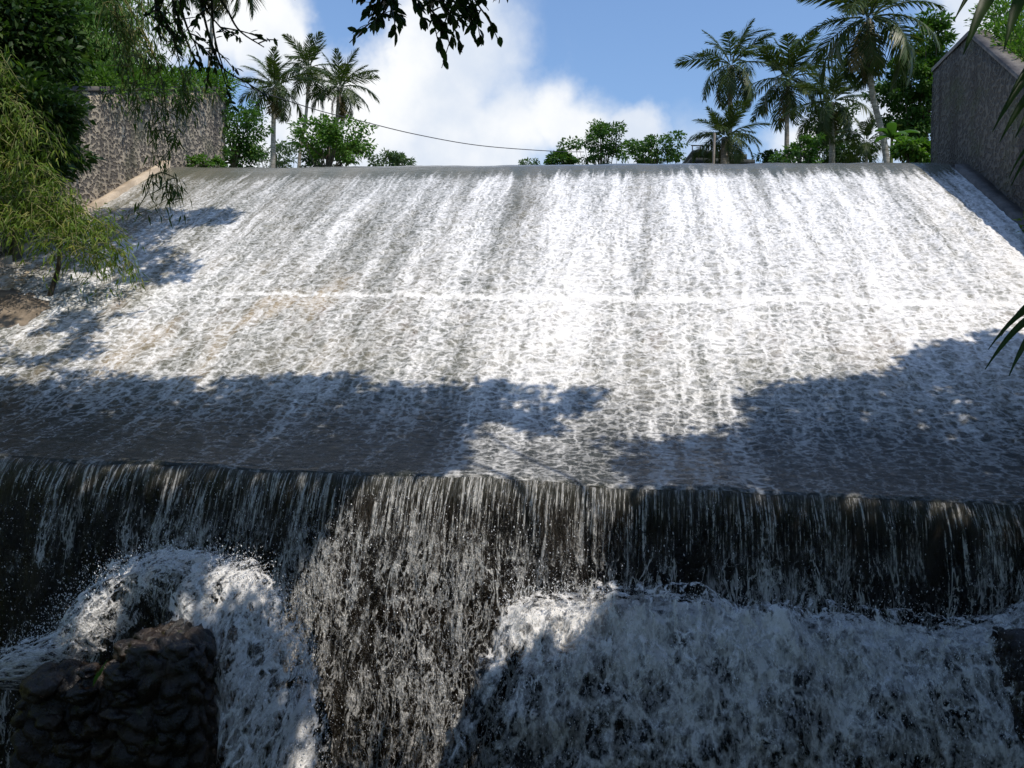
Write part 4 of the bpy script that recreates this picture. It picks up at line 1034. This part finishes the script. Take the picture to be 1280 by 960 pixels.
# roof of leaves over and behind the camera
n = 1500
O = np.stack([rng.uniform(-15, 15, n), rng.uniform(-12, 9, n), rng.uniform(8, 14, n)], -1)
px, py, h = landing(O)
O = O[~(lit(px, py) | ((h[:, 1] > 13) & ~inside(SHADE, px, py))) & (O[:, 2] > .6*O[:, 1]+2.2)]
CL = np.concatenate([CL, O])
SUNLIT = np.array([at(x, y, Y) for x, y, Y in [(175, 335, 20.5), (150, 290, 20.5), (110, 280, 20.5), (130, 250, 21), (90, 220, 21), (60, 260, 20.5), (60, 180, 21), (20, 220, 21), (20, 150, 21.5), (60, 310, 20), (20, 290, 20), (30, 110, 21.5),
    (140, 60, 25.8), (170, 90, 26), (200, 60, 27), (150, 30, 26), (220, 100, 27.5), (110, 60, 25.5), (190, 30, 27)]]+[Wn(np.array(-17.5), np.array(q), np.array(z)) for q in (24, 26, 28, 30, 32, 34) for z in (8.5, 10, 11.5)])
def clears(C, rad=1.0):
    v = C[:, None]-SUNLIT[None]; al = v@SUN
    d = np.linalg.norm(v-al[..., None]*SUN, axis=-1)
    return ~((al > 0) & (d < rad)).any(1)
CL = CL[clears(CL)]
gx, gy = np.meshgrid(np.arange(380, 780, 36), np.arange(598, 960, 40)); m_ = inside(LIT[0], gx, gy)
SUNLIT_B, SUNLIT_A = SUNLIT, np.array([at(x, y, 12.4) for x, y in zip(gx[m_], gy[m_])])
SUNLIT = SUNLIT_A; CL = CL[clears(CL, .36) | (rng.random(len(CL)) < .10)]
SUNLIT = np.array([at(130, 806, 9.9), at(210, 788, 10.1), at(120, 808, 10.6),  at(310, 715, 11.0), at(300, 735, 11.0)]); CL = CL[clears(CL, .58)]
SUNLIT = np.array([at(x, y, Y) for x, y in ((650, 745), (680, 735), (710, 740)) for Y in (11.4, 11.9)]); CL = CL[clears(CL, .8)]
SUNLIT = SUNLIT_B
roots = [np.array([10.5, 3.0, 3.5]), np.array([-10.5, 2.0, 2.5]), np.array([1.5, -8.0, -1.7])]
tops_ = [np.array([8.0, 3.5, 10.5]), np.array([-7.5, 4.0, 10.5]), np.array([0.5, -5.0, 10.0])]
labs = ['dark overhanging tree whose leaves line the top of the photo, rooted on the right bank', 'dark broad leaved tree on the near left bank with leafy twigs dangling against the sky', 'shade tree standing behind the viewpoint, its crown over the gorge']
own = np.argmin(np.stack([np.linalg.norm((CL-t_)*[1, .7, .3], axis=1) for t_ in tops_]), 0)
shade_root = []
for k_ in range(3):
    C_ = CL[own == k_]; r = np.random.default_rng(80+k_)
    root = thing('shade_tree', labs[k_], 'tree', None, tuple(roots[k_])); shade_root.append(root)
    tb = MB(); tb.tube(curve([roots[k_]-[0, 0, .5], roots[k_]*.6+tops_[k_]*.4+[.4, 0, 0], tops_[k_]], 16), np.linspace(.45, .22, 16), 10)
    for c_ in C_[::max(1, len(C_)//45)]:
        md = (tops_[k_]+c_)/2+[0, 0, .5]; tb.tube(curve([tops_[k_]-[0, 0, r.uniform(0, 2)], md, c_], 10), np.linspace(.10, .015, 10), 5)
    tb.build('trunk', M['bark_dark'], root, True)
    nl = 15; ci = np.repeat(np.arange(len(C_)), nl); n_ = len(ci)
    P = C_[ci]+unit(r.normal(size=(n_, 3)))*r.random((n_, 1))**.5*.34
    mb = MB(); leaves(mb, P, r.normal(0, 1, (n_, 3))+[0, 0, -.3], .27*r.uniform(.7, 1.2, n_), .15*r.uniform(.8, 1.2, n_), r.normal(0, .5, (n_, 3))+SUN*1.2)
    mb.build('crown', M['leaf_dark'], root)

# giant bamboo arching high over the left of the slope (its crown above the frame shades the water)
SH2 = [(130, 262), (190, 263), (232, 262), (270, 261), (299, 268), (285, 280), (232, 286), (210, 294), (190, 310), (226, 318), (242, 333), (226, 350), (190, 358), (150, 374), (-60, 382), (-60, 318), (105, 300), (112, 272)]
SH3 = [(-200, 372), (150, 384), (166, 394), (122, 414), (70, 420), (125, 431), (118, 443), (0, 462), (-200, 465)]
n = 5200
s_ = rng.uniform(-17.2, -5, n); q_ = rng.uniform(15.5, 29.3, n); G = Wn(s_, q_, zslope(q_)); px, py = pix(G)
G = np.concatenate([G[inside(SH2, px, py)], G[inside(SH3, px, py) & (rng.random(n) < .9) & (fbm(px*.02, py*.06, 3.0, 2) > -.22)]])
tt = rng.uniform(9, 11, len(G))
for _ in range(40):
    X = G+SUN*tt[:, None]; tt = np.where(X[:, 2] < .545*X[:, 1]+.9, tt+.5, tt)
C_ = G+SUN*tt[:, None]; C_ = C_[clears(C_, .68)]; r = np.random.default_rng(91)
b0 = Wn(np.array(-20.5), np.array(19.0), np.array(8.0))
root = thing('bamboo', 'giant bamboo arching high above the left of the slope', 'bamboo', None, tuple(b0))
for c_ in C_[::max(1, len(C_)//14)]:
    bb = b0+r.normal(0, .5, 3)*[1, 1, 0]; md = bb*.6+c_*.4; md[2] = c_[2]+1.2
    mb = MB(); mb.tube(curve([bb, (bb*.8+md*.2)*[1, 1, 0]+[0, 0, bb[2]*.45+md[2]*.55], md, c_], 22), np.linspace(.06, .012, 22), 6); mb.build('culm', M['culm'], root, True)
nl = 16; ci = np.repeat(np.arange(len(C_)), nl); n_ = len(ci)
P = C_[ci]+unit(r.normal(size=(n_, 3)))*r.random((n_, 1))**.5*.28
mb = MB(); leaves(mb, P, r.normal(0, .8, (n_, 3))+[0, 0, -.6], .30*r.uniform(.7, 1.2, n_), .09, r.normal(0, .5, (n_, 3))+SUN); mb.build('foliage', M['leaf_bamboo'], root)

# visible dangling twigs of the shade trees ------------------------
def twig(root, paths, Y, mat, ll, lw, nl, seed, start, spread=.05, sub=6):
    r = np.random.default_rng(seed); sm = MB(); fm = MB()
    for pl in paths:
        c_ = curve([at(x, y-16, Y) for x, y in pl], 18); sm.tube(c_, np.linspace(.014, .004, 18)*Y/6, 5)
        for k_ in range(sub):
            i = int(r.uniform(.30, 1)*17); p = c_[i]; T = unit(c_[min(i+1, 17)]-c_[max(i-1, 0)])
            d_ = unit(T*.8+r.normal(0, .6, 3)+[0, 0, -.3])*r.uniform(.12, .34)*Y/6
            q_ = curve([p, p+d_*.5, p+d_+[0, 0, -.05]], 6); sm.tube(q_, np.linspace(.006, .003, 6)*Y/6, 4)
            f = r.uniform(.2, 1, nl); pp = p+d_*f[:, None]
            D = unit(d_)*.7+r.normal(0, .55, (nl, 3))+np.array([0, 0, -.25])
            leaves(fm, pp, D, ll*r.uniform(.7, 1.2, nl), lw*r.uniform(.8, 1.2, nl), r.normal(0, .5, (nl, 3))+[0, -.7, .7], fold=.25, bend=.15, rich=True)
    tw = keep(sm.build('twig', M['bark_dark'], None), root); fm.build('twig_leaves', M[mat], None).parent = tw
twig(shade_root[0], [[(600, -160), (570, -40), (590, 10), (615, 45)], [(600, -160), (540, -40), (555, 20), (575, 50)], [(600, -160), (500, -50), (490, 10), (470, 50)], [(600, -160), (540, -60), (470, -10), (455, 10)], [(600, -160), (570, -50), (560, 10), (600, 30)], [(600, -160), (620, -60), (640, -8)], [(600, -160), (500, -30), (520, 5), (545, 35)], [(600, -160), (480, -40), (480, 10), (460, 45)]], 6.2, 'leaf_near', .105, .045, 8, 5, None, sub=8)
twig(shade_root[0], [[(600, -160), (420, -60), (370, -12)], [(600, -160), (450, -70), (400, -12)], [(600, -160), (430, -60), (345, -8)]], 6.2, 'leaf_near', .12, .045, 8, 6, None, sub=5)
twig(shade_root[1], [[(240, -120), (262, -10), (268, 60), (285, 120)], [(240, -120), (225, 0), (238, 60), (255, 75)], [(240, -120), (215, -10), (225, 45), (245, 95)], [(240, -120), (250, 10), (272, 90), (292, 112)], [(240, -120), (200, 0), (200, 40), (225, 70)], [(240, -120), (240, -20), (260, 30), (285, 60)], [(240, -120), (190, -20), (195, 20), (210, 50)]], 10.0, 'leaf_near', .105, .042, 8, 8, None, sub=6)
twig(shade_root[1], [[(240, -120), (265, -10), (285, 30), (300, 55), (330, 75)]], 10.0, 'leaf_near', .10, .04, 1, 9, None, sub=2)

# ------------------------------------------------------------------ long leaves close to the camera on the right
nb = thing('reed_plant', 'near plant at the right edge with long pointed dark leaves', 'plant', loc=(2.35, 2.7, -1.66))
mb = MB(); mb.tube(curve([(2.35, 2.7, -1.7), (2.2, 2.75, 0), (2.1, 2.7, 1.0), (1.95, 2.6, 1.45)], 20), np.linspace(.03, .012, 20), 7); mb.build('stem', M['culm'], nb, True)
for (a, b_, w_, Y) in [((1262, -30), (1193, 26), .026, 2.5), ((1275, -40), (1205, 68), .05, 2.45), ((1300, -30), (1256, 62), .05, 2.5), ((1320, 50), (1290, 120), .045, 2.5),
                       ((1330, 70), (1241, 165), .032, 2.7), ((1335, 90), (1250, 178), .034, 2.7), ((1340, 110), (1270, 172), .036, 2.65), ((1330, 60), (1258, 130), .02, 2.7),
                       ((1315, 195), (1265, 232), .02, 2.8), ((1310, 190), (1262, 222), .016, 2.8),
                       ((1330, 385), (1236, 437), .024, 2.7), ((1330, 390), (1232, 462), .028, 2.7), ((1330, 395), (1262, 470), .032, 2.65), ((1330, 380), (1252, 420), .018, 2.7)]:
    A, B = at(*a, Y), at(*b_, Y-.1); t = np.linspace(0, 1, 12)
    mid = A+(B-A)*t[:, None]+np.array([0, 0, .06])*np.sin(t*np.pi)[:, None]
    sd = unit(np.cross(unit(B-A), np.array([.1, -1, .35]))); w = w_*.5*np.interp(t, [0, .12, .4, .8, 1], [.25, .75, 1, .5, .02])
    X = np.stack([mid-sd*w[:, None]+[0, .006, 0], mid, mid+sd*w[:, None]+[0, .006, 0]], 1)
    keep(obj('leaf', grid_mesh('leaf', X), M['leaf_near'], None, True), nb)
    mb = MB(); mb.tube(curve([A, A*.5+np.array([2.15, 2.7, A[2]+.05])*.5, (2.15, 2.72, A[2]-.05)], 6), .005, 4); mb.build('petiole', M['culm'], nb)

# ------------------------------------------------------------------ right bank greenery
def bank_plants(name, label, cat, pts, n, ll, mat, seed, r0, group=None):
    r = np.random.default_rng(seed); mb = MB(); base = np.mean(pts, 0); root = thing(name, label, cat, group, tuple(base))
    sm = MB()
    for p in pts:
        k_ = n//len(pts); g = unit(r.normal(size=(k_, 3))+[0, 0, .4])*r.random((k_, 1))**.5*r0
        leaves(mb, p+g*[1, 1, .8], g+r.normal(0, .2, (k_, 3))+[0, 0, .15], ll*r.uniform(.7, 1.3, k_), ll*.42, None)
        for j in range(4): sm.tube(curve([p-[0, 0, r0*.7], p+g[j]*.5, p+g[j]], 5), .012, 4)
    sm.build('stems', M['bark'], root); mb.build('foliage', M[mat], root)
pts = [np.array(at(x, y, Y)) for x, y, Y in [(1262, 20, 27), (1280, 45, 26), (1255, 50, 26.5), (1270, 65, 25.5), (1290, 15, 28), (1300, 70, 25), (1285, 85, 24.8), (1245, 22, 28), (1320, 40, 26)]]
bank_plants('shrub', 'bright green weeds covering the bank top above the right wall', 'shrub', pts, 5200, .16, 'leaf_bright', 71, .85)
pts = [np.array(Wn(np.array(10.75), np.array(q), zslope(q)+.35+.2*k_)) for k_, q in [(0, 23.2), (1, 22.6), (0, 22.0), (1, 21.4), (2, 22.3)]]
bank_plants('shrub', 'yellowish green shrub growing on the kerb at the foot of the right wall', 'shrub', pts, 900, .15, 'leaf_bamboo', 72, .5)
pts = [np.array(Wn(np.array(-17.75), np.array(q), float(wall_top_l(np.array(q)))+.1)) for q in (26, 27.5, 28.5, 30, 31.5, 33, 34)]
bank_plants('shrub', 'creeper trailing along the top of the left masonry wall', 'shrub', pts, 6500, .17, 'leaf_bright', 73, .85)
pts = [np.array(Wn(np.array(-17.6), np.array(34.0), z)) for z in (9.0, 9.7, 10.5, 11.3, 12.1)]
bank_plants('creeper', 'green creeper climbing the far end of the left masonry wall', 'creeper', pts, 1500, .15, 'leaf_mid', 74, .38)
